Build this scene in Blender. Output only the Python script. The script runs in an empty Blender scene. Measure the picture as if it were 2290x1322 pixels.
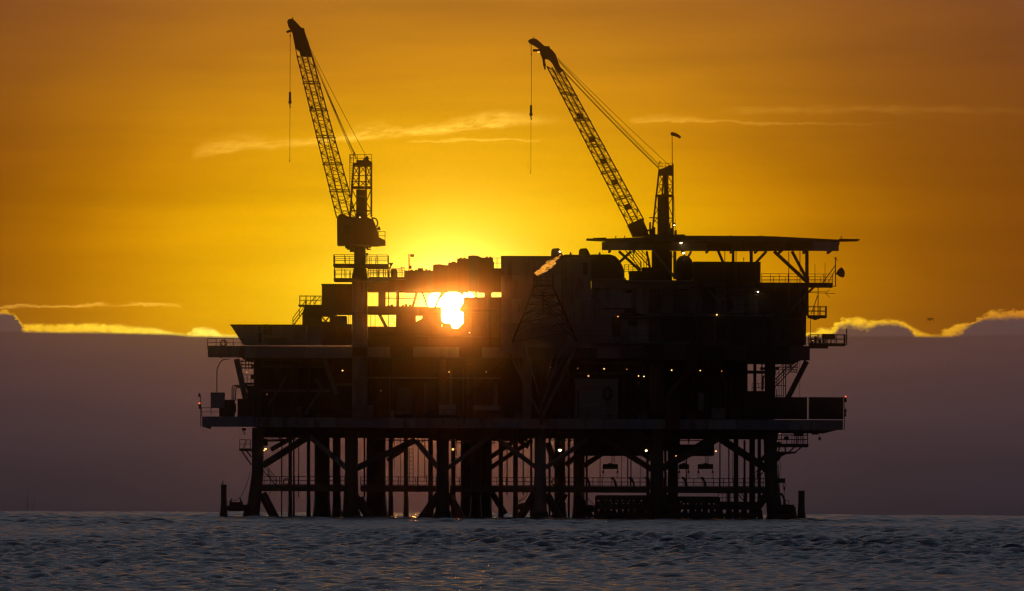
import bpy, math, random
import numpy as np
from mathutils import Vector, Matrix

random.seed(7)
rng = np.random.default_rng(11)
SC = bpy.context.scene
COL = SC.collection

# ---------------------------------------------------------------- camera
DIST = 600.0            # metres from the boat to the front face of the platform
MPP = 0.05              # metres per photograph pixel at that distance
CAM_H = 0.9
ROLL = 0.0044
HZ = 1144.0             # photograph row at eye level (the sea's edge dips a little below it)
cam_d = bpy.data.cameras.new('camera')
cam = bpy.data.objects.new('camera', cam_d)
COL.objects.link(cam)
cam.location = (0, -DIST, CAM_H)
cam.rotation_mode = 'XYZ'
cam.matrix_world = Matrix.Translation((0, -DIST, CAM_H)) @ Matrix.Rotation(math.pi / 2, 4, 'X') @ Matrix.Rotation(ROLL, 4, 'Z')
cam_d.sensor_width = 36.0
cam_d.lens = 36.0 * DIST / (MPP * 2290)
cam_d.shift_y = (HZ - 661) / 2290
cam_d.clip_start = 1.0
cam_d.clip_end = 60000
SC.camera = cam
SC.render.resolution_x, SC.render.resolution_y = 1024, 591

# ---------------------------------------------------------------- exposure and sampling
SC.view_settings.view_transform = 'Standard'
SC.view_settings.look = 'None'
SC.view_settings.exposure = 0
SC.view_settings.gamma = 1
SC.view_settings.use_curve_mapping = False
SC.render.engine = 'CYCLES'
SC.cycles.use_denoising = True
try:
    SC.cycles.denoiser = 'OPENIMAGEDENOISE'
    SC.cycles.denoising_input_passes = 'RGB_ALBEDO_NORMAL'
    SC.cycles.denoising_prefilter = 'ACCURATE'
except Exception:
    pass
SC.cycles.max_bounces = 4
SC.cycles.diffuse_bounces = 2
SC.cycles.glossy_bounces = 3
SC.cycles.volume_bounces = 0
SC.cycles.transparent_max_bounces = 8
SC.cycles.sample_clamp_indirect = 4.0
SC.cycles.use_adaptive_sampling = False
SC.cycles.filter_width = 1.3

# ---------------------------------------------------------------- sun
SUN_AZ = (1010 - 1145) / 12000.0 - (HZ - 690) / 12000.0 * ROLL
SUN_EL = (HZ - 690) / 12000.0 + (1010 - 1145) / 12000.0 * ROLL
sun_dir = Vector((math.sin(SUN_AZ) * math.cos(SUN_EL), math.cos(SUN_AZ) * math.cos(SUN_EL), math.sin(SUN_EL)))
sun_d = bpy.data.lights.new('sun', 'SUN')
sun_d.energy = SUN_E = 0.018
sun_d.angle = math.radians(0.53)
sun_d.color = (1.0, 0.25, 0.02)
sun = bpy.data.objects.new('sun', sun_d)
COL.objects.link(sun)
sun.rotation_euler = (-sun_dir).to_track_quat('-Z', 'Y').to_euler()

# ---------------------------------------------------------------- sky
class NT:
    """small helper that writes node arithmetic"""
    def __init__(s, tree): s.t = tree
    def n(s, typ, **kw):
        nd = s.t.nodes.new(typ)
        for k, v in kw.items(): setattr(nd, k, v)
        return nd
    def put(s, sock, v):
        if v is None: return
        if isinstance(v, bpy.types.NodeSocket): s.t.links.new(v, sock)
        else: sock.default_value = v
    def m(s, op, a, b=None, c=None, clamp=False):
        nd = s.n('ShaderNodeMath', operation=op, use_clamp=clamp)
        for i, v in enumerate((a, b, c)):
            if v is not None: s.put(nd.inputs[i], v)
        return nd.outputs[0]
    def rng(s, v, a, b, c=0.0, d=1.0, smooth=True):
        nd = s.n('ShaderNodeMapRange', interpolation_type='SMOOTHSTEP' if smooth else 'LINEAR')
        for i, x in enumerate((v, a, b, c, d)): s.put(nd.inputs[i], x)
        return nd.outputs[0]
    def mix(s, f, a, b, blend='MIX'):
        nd = s.n('ShaderNodeMix', data_type='RGBA', blend_type=blend)
        s.put(nd.inputs[0], f)
        for sock, v in ((nd.inputs[6], a), (nd.inputs[7], b)):
            if isinstance(v, bpy.types.NodeSocket): s.t.links.new(v, sock)
            else: sock.default_value = (*v, 1)
        return nd.outputs[2]
    def add(s, a, b): return s.mix(1.0, a, b, 'ADD')
    def scale(s, col, f):
        nd = s.n('ShaderNodeVectorMath', operation='SCALE')
        if isinstance(col, bpy.types.NodeSocket): s.t.links.new(col, nd.inputs[0])
        else: nd.inputs[0].default_value = col
        s.put(nd.inputs['Scale'], f)
        return nd.outputs[0]
    def curve(s, v, pts):
        """piecewise smooth function of v: pts = [(v, value)...]"""
        v0, v1 = pts[0][0], pts[-1][0]
        lo = min(p[1] for p in pts); hi = max(max(p[1] for p in pts), lo + 1e-6)
        x = s.rng(v, v0, v1, smooth=False)
        nd = s.n('ShaderNodeFloatCurve')
        cv = nd.mapping.curves[0]
        q = [((a - v0) / (v1 - v0), (b - lo) / (hi - lo)) for a, b in pts]
        cv.points[0].location = q[0]; cv.points[1].location = q[-1]
        for p in q[1:-1]: cv.points.new(*p)
        nd.mapping.update()
        s.put(nd.inputs['Value'], x)
        return s.m('MULTIPLY_ADD', nd.outputs[0], hi - lo, lo)
    def ramp(s, v, stops):
        nd = s.n('ShaderNodeValToRGB')
        el = nd.color_ramp.elements
        el[0].position = stops[0][0]; el[0].color = (*stops[0][1], 1)
        el[1].position = stops[-1][0]; el[1].color = (*stops[-1][1], 1)
        for p, c in stops[1:-1]:
            e = el.new(p); e.color = (*c, 1)
        s.put(nd.inputs[0], v)
        return nd.outputs[0]
    def noise(s, vec, scale, detail=4, rough=0.55):
        nd = s.n('ShaderNodeTexNoise')
        s.t.links.new(vec, nd.inputs['Vector'])
        nd.inputs['Scale'].default_value = scale
        nd.inputs['Detail'].default_value = detail
        nd.inputs['Roughness'].default_value = rough
        return nd.outputs['Fac']
    def xyz(s, x, y, z=0.0):
        nd = s.n('ShaderNodeCombineXYZ')
        for i, v in enumerate((x, y, z)): s.put(nd.inputs[i], v)
        return nd.outputs[0]

world = bpy.data.worlds.new('World')
SC.world = world
world.use_nodes = True
wt = world.node_tree
wt.nodes.clear()
W = NT(wt)
tc = W.n('ShaderNodeTexCoord').outputs['Generated']
sep = W.n('ShaderNodeSeparateXYZ'); wt.links.new(tc, sep.inputs[0])
dx_, dy_, dz_ = sep.outputs
hyp = W.m('SQRT', W.m('ADD', W.m('MULTIPLY', dx_, dx_), W.m('MULTIPLY', dy_, dy_)))
# compass bearing and elevation of the ray, in units of 1/12000 rad
AZ = W.m('MULTIPLY', W.m('ARCTAN2', dx_, dy_), 12000.0)
EL = W.m('MULTIPLY', W.m('ARCTAN2', dz_, hyp), 12000.0)
sa, se = SUN_AZ * 12000, SUN_EL * 12000
dAz = W.m('SUBTRACT', AZ, sa)
dEl = W.m('SUBTRACT', EL, se)
dotn = W.n('ShaderNodeVectorMath', operation='DISTANCE')
wt.links.new(tc, dotn.inputs[0]); dotn.inputs[1].default_value = sun_dir
theta = dotn.outputs['Value']                 # chord ~ angle in radians near the sun
R = W.m('MULTIPLY', theta, 12.0)              # angle from the sun: 1.0 = 1000 of those units (4.8 degrees)
warp = W.noise(W.xyz(W.m('MULTIPLY', AZ, 0.0006), W.m('MULTIPLY', EL, 0.0035)), 1.0, 4)
Re = W.m('DIVIDE', W.m('SQRT', W.m('ADD', W.m('POWER', W.m('MULTIPLY', dAz, 0.66), 2.0), W.m('POWER', dEl, 2.0))), 1000.0)
Rm = W.m('ADD', W.m('MULTIPLY', R, W.rng(R, 0.5, 1.2)), W.m('MULTIPLY', Re, W.rng(R, 0.5, 1.2, 1.0, 0.0)))
Rw = W.m('ADD', Rm, W.m('MULTIPLY', W.m('SUBTRACT', warp, 0.5), W.rng(R, 0.1, 0.9, 0.0, 0.46)))
# stops are at R / 20 ** power so that the near sun gets most of the ramp
Rp = W.m('POWER', W.m('DIVIDE', Rw, 24.0, clamp=True), 0.5)
def rp(r): return (r / 24.0) ** 0.5
clear = W.ramp(Rp, [
    (0.0, (1.0, 0.84, 0.12)), (rp(0.10), (1.0, 0.75, 0.038)), (rp(0.20), (0.98, 0.61, 0.005)), (rp(0.32), (0.86, 0.435, 0.001)),
    (rp(0.52), (0.64, 0.262, 0.001)), (rp(0.72), (0.45, 0.163, 0.001)), (rp(1.0), (0.305, 0.098, 0.002)), (rp(1.35), (0.205, 0.058, 0.003)),
    (rp(1.8), (0.16, 0.092, 0.050)), (rp(2.6), (0.14, 0.122, 0.115)), (rp(6.0), (0.115, 0.122, 0.140)), (1.0, (0.030, 0.036, 0.060))])
bands = W.noise(W.xyz(W.m('MULTIPLY', AZ, 0.0009), W.m('MULTIPLY', EL, 0.011), 9.0), 1.0, 5, 0.6)
clear = W.scale(clear, W.rng(bands, 0.25, 0.75, 0.87, 1.11, False))
up = W.rng(EL, 650.0, 1500.0)
clear = W.add(clear, W.scale((0.012, 0.014, 0.020), up))
nish = W.n('ShaderNodeTexSky', sky_type='NISHITA')
nish.sun_disc = False
nish.sun_elevation = SUN_EL
nish.sun_rotation = SUN_AZ
nish.dust_density = 3.0
nish.air_density = 1.0
far = W.rng(R, 5.0, 14.0)
clear = W.mix(far, clear, W.scale(W.mix(1.0, nish.outputs[0], (1.0, 0.80, 1.12), 'MULTIPLY'), 0.028))
high = W.ramp(W.m('DIVIDE', EL, 18850.0, clamp=True), [(0.0, (0.125, 0.120, 0.135)), (0.2, (0.135, 0.152, 0.190)), (0.45, (0.040, 0.055, 0.095)), (1.0, (0.022, 0.032, 0.062))])
clear = W.mix(W.m('MULTIPLY', W.rng(EL, 1110.0, 1600.0), W.rng(R, 8.0, 14.0, 1.0, 0.0)), clear, high)
# aureole and disc
aure = W.m('EXPONENT', W.m('MULTIPLY', R, -1.0 / 0.055))
clear = W.add(clear, W.scale((8.0, 5.0, 0.9), aure))
disc = W.rng(R, 0.0535, 0.0565, 1.0, 0.0)
clear = W.add(clear, W.scale((60.0, 33.0, 7.0), disc))

# --- high thin wisps
nv = W.xyz(W.m('MULTIPLY', AZ, 0.006), W.m('MULTIPLY', EL, 0.028))
nz = W.m('ADD', W.m('MULTIPLY', W.noise(nv, 1.0, 6, 0.68), 0.6), W.m('MULTIPLY', W.noise(W.xyz(W.m('MULTIPLY', AZ, 0.03), W.m('ADD', W.m('MULTIPLY', EL, 0.10), W.m('MULTIPLY', AZ, -0.012)), 5.0), 1.0, 5, 0.7), 0.4))
nz2 = W.noise(W.xyz(W.m('MULTIPLY', AZ, 0.016), W.m('MULTIPLY', EL, 0.04), 3.0), 1.0, 4, 0.65)
glow_col = W.ramp(W.m('DIVIDE', R, 1.5, clamp=True), [(0.0, (0.95, 0.85, 0.25)), (0.25, (0.72, 0.52, 0.09)), (0.5, (0.52, 0.30, 0.04)), (1.0, (0.14, 0.055, 0.012))])
def wisp(center, width_lo, width_hi, amount, nzin, soft=(0.38, 0.72)):
    c = W.curve(AZ, center)
    d = W.m('SUBTRACT', EL, W.m('ADD', c, W.m('MULTIPLY', W.m('SUBTRACT', nz2, 0.5), 26.0)))
    up_ = W.rng(d, 0.0, width_hi, 1.0, 0.0)
    dn_ = W.rng(d, -width_lo, 0.0, 0.0, 1.0)
    a = W.curve(AZ, amount)
    return W.m('MULTIPLY', W.m('MULTIPLY', W.m('MINIMUM', up_, dn_), a), W.rng(nzin, *soft))
def P(u, v): return (u - 1145.0, HZ - v + (u - 1145) * ROLL)
w1 = wisp([P(420, 352), P(520, 334), P(660, 322), P(830, 304), P(1000, 292), P(1120, 278), P(1260, 270)], 14.0, W.curve(AZ, [(-720, 10), (-610, 46), (-540, 26), (-400, 14), (-320, 40), (-240, 18), (-60, 38), (60, 26), (120, 10)]),
          [(-720, 0), (-640, 0.65), (-500, 0.55), (-330, 0.95), (-60, 1.15), (0, 0.7), (115, 0)], nz, (0.34, 0.66))
w2 = wisp([P(900, 320), P(1020, 316), P(1200, 315)], 3.5, 5.0, [(-240, 0), (-130, 0.5), (0, 0.4), (60, 0)], nz, (0.2, 0.6))
w3 = wisp([P(1400, 276), P(1560, 274), P(1800, 281), P(2050, 279)], 4.0, W.curve(AZ, [(255, 5), (380, 22), (440, 7), (900, 8)]), [(255, 0), (380, 0.55), (480, 0.4), (700, 0.2), (900, 0)], nz, (0.2, 0.6))
w4 = wisp([P(1600, 258), P(1900, 248), P(2290, 258)], 12.0, 14.0, [(455, 0), (700, 0.35), (1000, 0.35), (1500, 0.1)], nz, (0.3, 0.7))
wl = wisp([P(-200, 702), P(60, 688), P(210, 685), P(300, 684), P(400, 687)], 5.0, W.curve(AZ, [(-1345, 6), (-960, 7), (-740, 6)]), [(-1345, 0.8), (-1000, 1.1), (-930, 1.0), (-890, 0.25), (-830, 0.9), (-740, 0)], nz, (0.25, 0.55))
wv = W.m('ADD', W.m('ADD', w1, w2), W.m('ADD', W.m('ADD', w3, w4), wl))
skyc = W.add(clear, W.scale(glow_col, W.m('MULTIPLY', wv, 0.80)))

# --- low fog bank with lit cumulus tops
bank_noise = W.noise(W.xyz(W.m('MULTIPLY', AZ, 0.026), W.m('MULTIPLY', EL, 0.045), 7.0), 1.0, 6, 0.62)
billow = W.noise(W.xyz(W.m('MULTIPLY', AZ, 0.055), W.m('MULTIPLY', EL, 0.075), 11.0), 1.0, 6, 0.66)
fine = W.m('SUBTRACT', bank_noise, 0.5)
puff = W.m('SUBTRACT', billow, 0.5)
AZw = W.m('ADD', AZ, W.m('ADD', W.m('MULTIPLY', fine, 46.0), W.m('MULTIPLY', puff, 22.0)))
# height of the top and thickness of the lit rim, both against bearing
top_pts = [(-2600, 8), (-1500, 30), (-1160, 46), (-1115, 44), (-1095, 18), (-1010, 18), (-930, 20), (-860, 16), (-780, 10), (-735, 3), (-720, 5), (-706, 19), (-676, 19), (-655, 6), (-600, 3),
           (-300, 2), (200, 2), (640, 4), (670, 10), (695, 18), (702, 14), (730, 36), (765, 41), (795, 36), (840, 38), (880, 26), (915, 10), (940, 3), (965, 12), (990, 25), (1010, 28), (1025, 38), (1060, 47), (1110, 53), (1180, 46), (1500, 30), (2600, 8)]
rim_pts = [(-2600, 4), (-1500, 6), (-1160, 7), (-1110, 7), (-1090, 16), (-1000, 30), (-740, 30), (-600, 20), (640, 18), (690, 30), (720, 15), (775, 19), (840, 10), (900, 14), (960, 26), (1000, 24), (1025, 10), (1110, 16), (1300, 9), (2600, 4)]
top_c = W.curve(AZw, top_pts)
topv = W.m('ADD', W.m('ADD', top_c, W.m('MULTIPLY', fine, W.m('ADD', 3.0, W.m('MULTIPLY', top_c, 0.5)))), W.m('MULTIPLY', puff, W.m('ADD', 2.0, W.m('MULTIPLY', top_c, 0.42))))
rimv = W.m('MULTIPLY', W.curve(AZw, rim_pts), W.m('ADD', 1.15, W.m('ADD', W.m('MULTIPLY', fine, 1.6), W.m('MULTIPLY', puff, 2.4))))
base_el = W.m('ADD', W.curve(AZ, [(-2600, 399), (-1145, 397), (-760, 394), (-640, 389), (640, 397), (900, 396), (1145, 400), (2600, 399)]), W.m('MULTIPLY', fine, 3.0))
above = W.m('SUBTRACT', EL, base_el)
cl_mask = W.m('MULTIPLY', W.rng(W.m('SUBTRACT', topv, above), -2.0, 8.0), W.rng(above, -9.0, -5.0))
depth_in = W.m('SUBTRACT', topv, above)
rim = W.rng(depth_in, W.m('MULTIPLY', rimv, 0.35), W.m('MULTIPLY', rimv, 1.4), 1.0, 0.0)
lit = W.ramp(W.m('DIVIDE', R, 1.6, clamp=True), [(0.0, (1.3, 1.2, 0.35)), (0.25, (1.25, 1.0, 0.16)), (0.45, (1.02, 0.66, 0.035)), (0.62, (0.80, 0.40, 0.012)), (0.80, (0.48, 0.17, 0.012)), (1.0, (0.30, 0.10, 0.01))])
lit = W.scale(lit, W.m('ADD', 0.58, W.m('MULTIPLY', billow, 1.35)))
core = W.ramp(W.m('DIVIDE', R, 2.0, clamp=True), [(0.0, (0.22, 0.10, 0.05)), (0.5, (0.112, 0.062, 0.056)), (1.0, (0.080, 0.054, 0.058))])
skyc = W.mix(cl_mask, skyc, W.mix(rim, core, lit))
bank_t = W.m('DIVIDE', EL, 402.0, clamp=True)
bank = W.ramp(bank_t, [(0.0, (0.034, 0.028, 0.038)), (0.25, (0.046, 0.033, 0.043)), (0.55, (0.071, 0.043, 0.051)), (0.85, (0.098, 0.052, 0.053)), (1.0, (0.106, 0.054, 0.049))])
bank = W.scale(bank, W.ramp(W.m('DIVIDE', R, 12.0, clamp=True), [(0.0, (0.80,) * 3), (0.05, (0.86,) * 3), (0.1, (0.82,) * 3), (1.0, (0.7,) * 3)]))
bank = W.scale(bank, W.m('ADD', 0.77, W.m('MULTIPLY', W.noise(W.xyz(W.m('MULTIPLY', AZ, 0.0016), W.m('MULTIPLY', EL, 0.014), 2.0), 1.0, 6, 0.6), 0.44)))
bank_far = W.rng(R, 6.0, 20.0)
bank = W.mix(bank_far, bank, (0.026, 0.026, 0.034))
inbank = W.rng(W.m('SUBTRACT', base_el, EL), -2.5, 6.0)
skyc = W.mix(inbank, skyc, bank)
bg = W.n('ShaderNodeBackground')
wt.links.new(skyc, bg.inputs[0]); bg.inputs[1].default_value = 1.0
wo = W.n('ShaderNodeOutputWorld'); wt.links.new(bg.outputs[0], wo.inputs[0])
world.cycles.sampling_method = 'MANUAL'
world.cycles.sample_map_resolution = 1024

# ---------------------------------------------------------------- helpers: measuring
def PX(u, v, y=0.0):
    """photograph measurement -> metres, for a point known to stand at depth y"""
    du, dv = u - 1145.0, HZ - v
    s = MPP * (DIST + y) / DIST
    return Vector(((du - dv * ROLL) * s, y, CAM_H + (dv + du * ROLL) * s))
def XR(u0, u1, v, y):
    return PX(u0, v, y).x, PX(u1, v, y).x
def ZR(u, v0, v1, y):
    return PX(u, v0, y).z, PX(u, v1, y).z

# ---------------------------------------------------------------- helpers: materials
MATS = {}
def paint(name, col, rough=0.6, metal=0.0, rust=0.35, scale=0.6, rust_col=(0.10, 0.035, 0.015)):
    m = bpy.data.materials.new(name); m.use_nodes = True
    t = m.node_tree; t.nodes.clear(); N = NT(t)
    co = N.n('ShaderNodeTexCoord')
    geo = N.n('ShaderNodeNewGeometry')
    pos = geo.outputs['Position']
    mp = N.n('ShaderNodeMapping'); t.links.new(pos, mp.inputs[0]); mp.inputs['Scale'].default_value = (1.0, 1.0, 0.22)
    streak = N.noise(mp.outputs[0], scale * 1.6, 6, 0.65)
    blot = N.noise(pos, scale * 0.35, 5, 0.6)
    oi = N.n('ShaderNodeObjectInfo')
    c = N.scale(col, N.m('MULTIPLY_ADD', blot, 0.7, 0.65))
    c = N.scale(c, N.m('MULTIPLY_ADD', oi.outputs['Random'], 0.16, 0.92))
    f = N.m('MULTIPLY', N.rng(N.m('ADD', N.m('MULTIPLY', streak, 0.6), N.m('MULTIPLY', blot, 0.4)), 0.50, 0.62), rust)
    c = N.mix(f, c, rust_col)
    b = N.n('ShaderNodeBsdfPrincipled')
    t.links.new(c, b.inputs['Base Color'])
    N.put(b.inputs['Roughness'], N.m('MULTIPLY_ADD', streak, 0.3, rough - 0.15))
    b.inputs['Metallic'].default_value = metal
    b.inputs['Specular IOR Level'].default_value = 0.25
    bp = N.n('ShaderNodeBump'); bp.inputs['Strength'].default_value = 0.25; bp.inputs['Distance'].default_value = 0.02
    t.links.new(streak, bp.inputs['Height']); t.links.new(bp.outputs[0], b.inputs['Normal'])
    o = N.n('ShaderNodeOutputMaterial'); t.links.new(b.outputs[0], o.inputs[0])
    MATS[name] = m
    return m
def emit(name, col, strength):
    m = bpy.data.materials.new(name); m.use_nodes = True
    t = m.node_tree; t.nodes.clear(); N = NT(t)
    e = N.n('ShaderNodeEmission'); e.inputs[0].default_value = (*col, 1); e.inputs[1].default_value = strength
    o = N.n('ShaderNodeOutputMaterial'); t.links.new(e.outputs[0], o.inputs[0])
    m.cycles.emission_sampling = 'AUTO' if name == 'lamp_white' else 'NONE'
    MATS[name] = m
    return m
paint('white_steel', (0.34, 0.33, 0.33), 0.55, rust=0.75, scale=0.9)
paint('grey_steel', (0.20, 0.20, 0.21), 0.6, rust=0.5)
paint('dark_steel', (0.075, 0.07, 0.07), 0.65, rust=0.5)
paint('black_steel', (0.03, 0.028, 0.028), 0.7, rust=0.4)
paint('rusty_steel', (0.11, 0.06, 0.04), 0.75, rust=0.7)
paint('crane_paint', (0.16, 0.055, 0.03), 0.5, rust=0.5)
paint('house_paint', (0.27, 0.255, 0.27), 0.6, rust=0.55, scale=0.6)
paint('blue_paint', (0.22, 0.26, 0.34), 0.55, rust=0.3)
paint('wet_pile', (0.05, 0.045, 0.04), 0.45, rust=0.6, rust_col=(0.03, 0.04, 0.02))
paint('orange_plastic', (0.45, 0.10, 0.02), 0.5, rust=0.1)
paint('glass_dark', (0.02, 0.025, 0.03), 0.15, rust=0.0)
paint('feathers', (0.22, 0.21, 0.20), 0.8, rust=0.0)
paint('cloth_red', (0.40, 0.06, 0.03), 0.85, rust=0.0)
emit('lamp_warm', (1.0, 0.48, 0.12), 4.0)
emit('lamp_dim', (1.0, 0.36, 0.09), 2.2)
emit('lamp_white', (1.0, 0.66, 0.30), 11.0)
emit('lamp_red', (1.0, 0.14, 0.05), 1.6)

# ---------------------------------------------------------------- helpers: geometry
MESHES = {}
WM = {}
def unit(shape, mat):
    k = (shape, mat)
    if k in MESHES: return MESHES[k]
    me = bpy.data.meshes.new(shape + '_' + mat)
    if shape == 'box':
        v = [(x, y, z) for z in (-.5, .5) for y in (-.5, .5) for x in (-.5, .5)]
        f = [(0, 2, 3, 1), (4, 5, 7, 6), (0, 1, 5, 4), (2, 6, 7, 3), (0, 4, 6, 2), (1, 3, 7, 5)]
    else:
        n = int(shape[3:])
        v = [(math.cos(2 * math.pi * i / n), math.sin(2 * math.pi * i / n), z) for z in (-.5, .5) for i in range(n)]
        f = [(i, (i + 1) % n, n + (i + 1) % n, n + i) for i in range(n)] + [tuple(range(n - 1, -1, -1)), tuple(range(n, 2 * n))]
    me.from_pydata(v, [], f); me.update()
    me.materials.append(MATS[mat])
    MESHES[k] = me
    return me
def link(name, data, mat4, parent=None):
    o = bpy.data.objects.new(name, data); COL.objects.link(o)
    WM[o.name] = mat4
    if parent is not None:
        o.parent = parent
        o.matrix_parent_inverse = WM[parent.name].inverted()
    o.matrix_basis = mat4
    return o
def tag(o, label, cat, group=None, kind=None):
    o['label'] = label; o['category'] = cat
    if group: o['group'] = group
    if kind: o['kind'] = kind
    return o
def thing(name, label, cat, loc, group=None):
    o = link(name, None, Matrix.Translation(loc))
    o.empty_display_size = 0.5
    return tag(o, label, cat, group)
def box(name, par, x0, x1, y0, y1, z0, z1, mat):
    M = Matrix.Translation(((x0 + x1) / 2, (y0 + y1) / 2, (z0 + z1) / 2)) @ Matrix.Diagonal((abs(x1 - x0), abs(y1 - y0), abs(z1 - z0), 1))
    return link(name, unit('box', mat), M, par)
def pbox(name, par, u0, v0, u1, v1, y0, y1, mat):
    """box whose front face (at depth y0) measures u0..u1, v0..v1 in the photograph"""
    um, vm = (u0 + u1) / 2, (v0 + v1) / 2
    x0, x1 = XR(u0, u1, vm, y0)
    z1, z0 = ZR(um, v0, v1, y0)
    return box(name, par, x0, x1, y0, y1, z0, z1, mat)
def bar(name, par, p, q, r, mat, shape='cyl10', r2=None):
    """round (or square, shape='box') member from p to q"""
    p, q = Vector(p), Vector(q)
    d = q - p
    rot = d.to_track_quat('Z', 'Y').to_matrix().to_4x4()
    if shape == 'box':
        S = Matrix.Diagonal((r * 2, (r2 or r) * 2, d.length, 1))
    else:
        S = Matrix.Diagonal((r, r2 or r, d.length, 1))
    return link(name, unit(shape, mat), Matrix.Translation((p + q) / 2) @ rot @ S, par)
def pbar(name, par, u0, v0, u1, v1, y0, y1, wpx, mat, shape='cyl10'):
    return bar(name, par, PX(u0, v0, y0), PX(u1, v1, y1), wpx * MPP / 2, mat, shape)
def mesh(name, par, verts, faces, mat, smooth=False):
    me = bpy.data.meshes.new(name)
    me.from_pydata([tuple(v) for v in verts], [], faces); me.update()
    me.materials.append(MATS[mat])
    if smooth:
        me.polygons.foreach_set('use_smooth', [True] * len(me.polygons))
    return link(name, me, Matrix.Identity(4), par)
def prism(name, par, pts, y0, y1, mat):
    """outline (photograph measurements at depth y0) pulled back to depth y1"""
    a = [PX(u, v, y0) for u, v in pts]
    b = [Vector((p.x, y1, p.z)) for p in a]
    n = len(a)
    f = [tuple(range(n)), tuple(range(2 * n - 1, n - 1, -1))] + [(i, n + i, n + (i + 1) % n, (i + 1) % n) for i in range(n)]
    return mesh(name, par, a + b, f, mat)
def tube_geo(pts, r, n=6):
    """tube through pts -> verts, faces"""
    V, F = [], []
    pts = [Vector(p) for p in pts]
    nrm = None
    for i, p in enumerate(pts):
        d = (pts[min(i + 1, len(pts) - 1)] - pts[max(i - 1, 0)]).normalized()
        if nrm is None: nrm = d.orthogonal().normalized()
        nrm = (nrm - d * nrm.dot(d)).normalized()
        bi = d.cross(nrm)
        rr = r[i] if isinstance(r, (list, tuple)) else r
        for k in range(n):
            a = 2 * math.pi * k / n
            V.append(p + nrm * (math.cos(a) * rr) + bi * (math.sin(a) * rr))
    for i in range(len(pts) - 1):
        for k in range(n):
            F.append((i * n + k, i * n + (k + 1) % n, (i + 1) * n + (k + 1) % n, (i + 1) * n + k))
    F.append(tuple(range(n - 1, -1, -1))); F.append(tuple(range((len(pts) - 1) * n, len(pts) * n)))
    return V, F
def tube(name, par, pts, r, mat, n=8):
    V, F = tube_geo(pts, r, n)
    return mesh(name, par, V, F, mat)
def railing(par, pts, h=0.95, step=1.35, mat='dark_steel', r=0.03, mids=1, name='railing'):
    """guard rail along pts (feet): the top rail is the part, mid rails and posts its sub-parts"""
    pts = [Vector(p) for p in pts]
    up = Vector((0, 0, 1))
    rl = tube(name, par, [p + up * h for p in pts], r, mat, 6)
    for k in range(mids):
        tube('mid_rail', rl, [p + up * (h * (k + 1) / (mids + 1)) for p in pts], r, mat, 6)
    for i in range(len(pts) - 1):
        L = (pts[i + 1] - pts[i]).length
        n = max(1, round(L / step))
        for k in range(n + (1 if i == len(pts) - 2 else 0)):
            p = pts[i].lerp(pts[i + 1], k / n)
            bar('post', rl, p - up * 0.02, p + up * (h + r), r * 1.15, mat, 'cyl6')
    return rl
def stairs(par, p, q, width=0.9, mat='dark_steel', n=None, rail_h=0.9):
    """flight from foot p to head q; width runs along depth"""
    p, q = Vector(p), Vector(q)
    w = Vector((0, width / 2, 0))
    for s in (-1, 1):
        bar('stringer', par, p + w * s, q + w * s, 0.09, mat, 'box', 0.03)
    n = n or max(3, int(abs(q.z - p.z) / 0.25))
    for i in range(1, n):
        c = p.lerp(q, i / n)
        box('tread', par, c.x - 0.13, c.x + 0.13, c.y - width / 2, c.y + width / 2, c.z - 0.02, c.z + 0.02, mat)
    for s in (-1, 1):
        railing(par, [p + w * s, q + w * s], rail_h, 1.3, mat, 0.025)
def lathe_geo(profile, n=14):
    V, F = [], []
    for r, z in profile:
        for k in range(n):
            a = 2 * math.pi * k / n
            V.append(Vector((r * math.cos(a), r * math.sin(a), z)))
    for i in range(len(profile) - 1):
        for k in range(n):
            F.append((i * n + k, i * n + (k + 1) % n, (i + 1) * n + (k + 1) % n, (i + 1) * n + k))
    F.append(tuple(range(n - 1, -1, -1))); F.append(tuple(range((len(profile) - 1) * n, len(profile) * n)))
    return V, F
def lathe(name, par, M, profile, mat, n=14, smooth=True):
    V, F = lathe_geo(profile, n)
    return mesh(name, par, [M @ v for v in V], F, mat, smooth)

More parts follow.
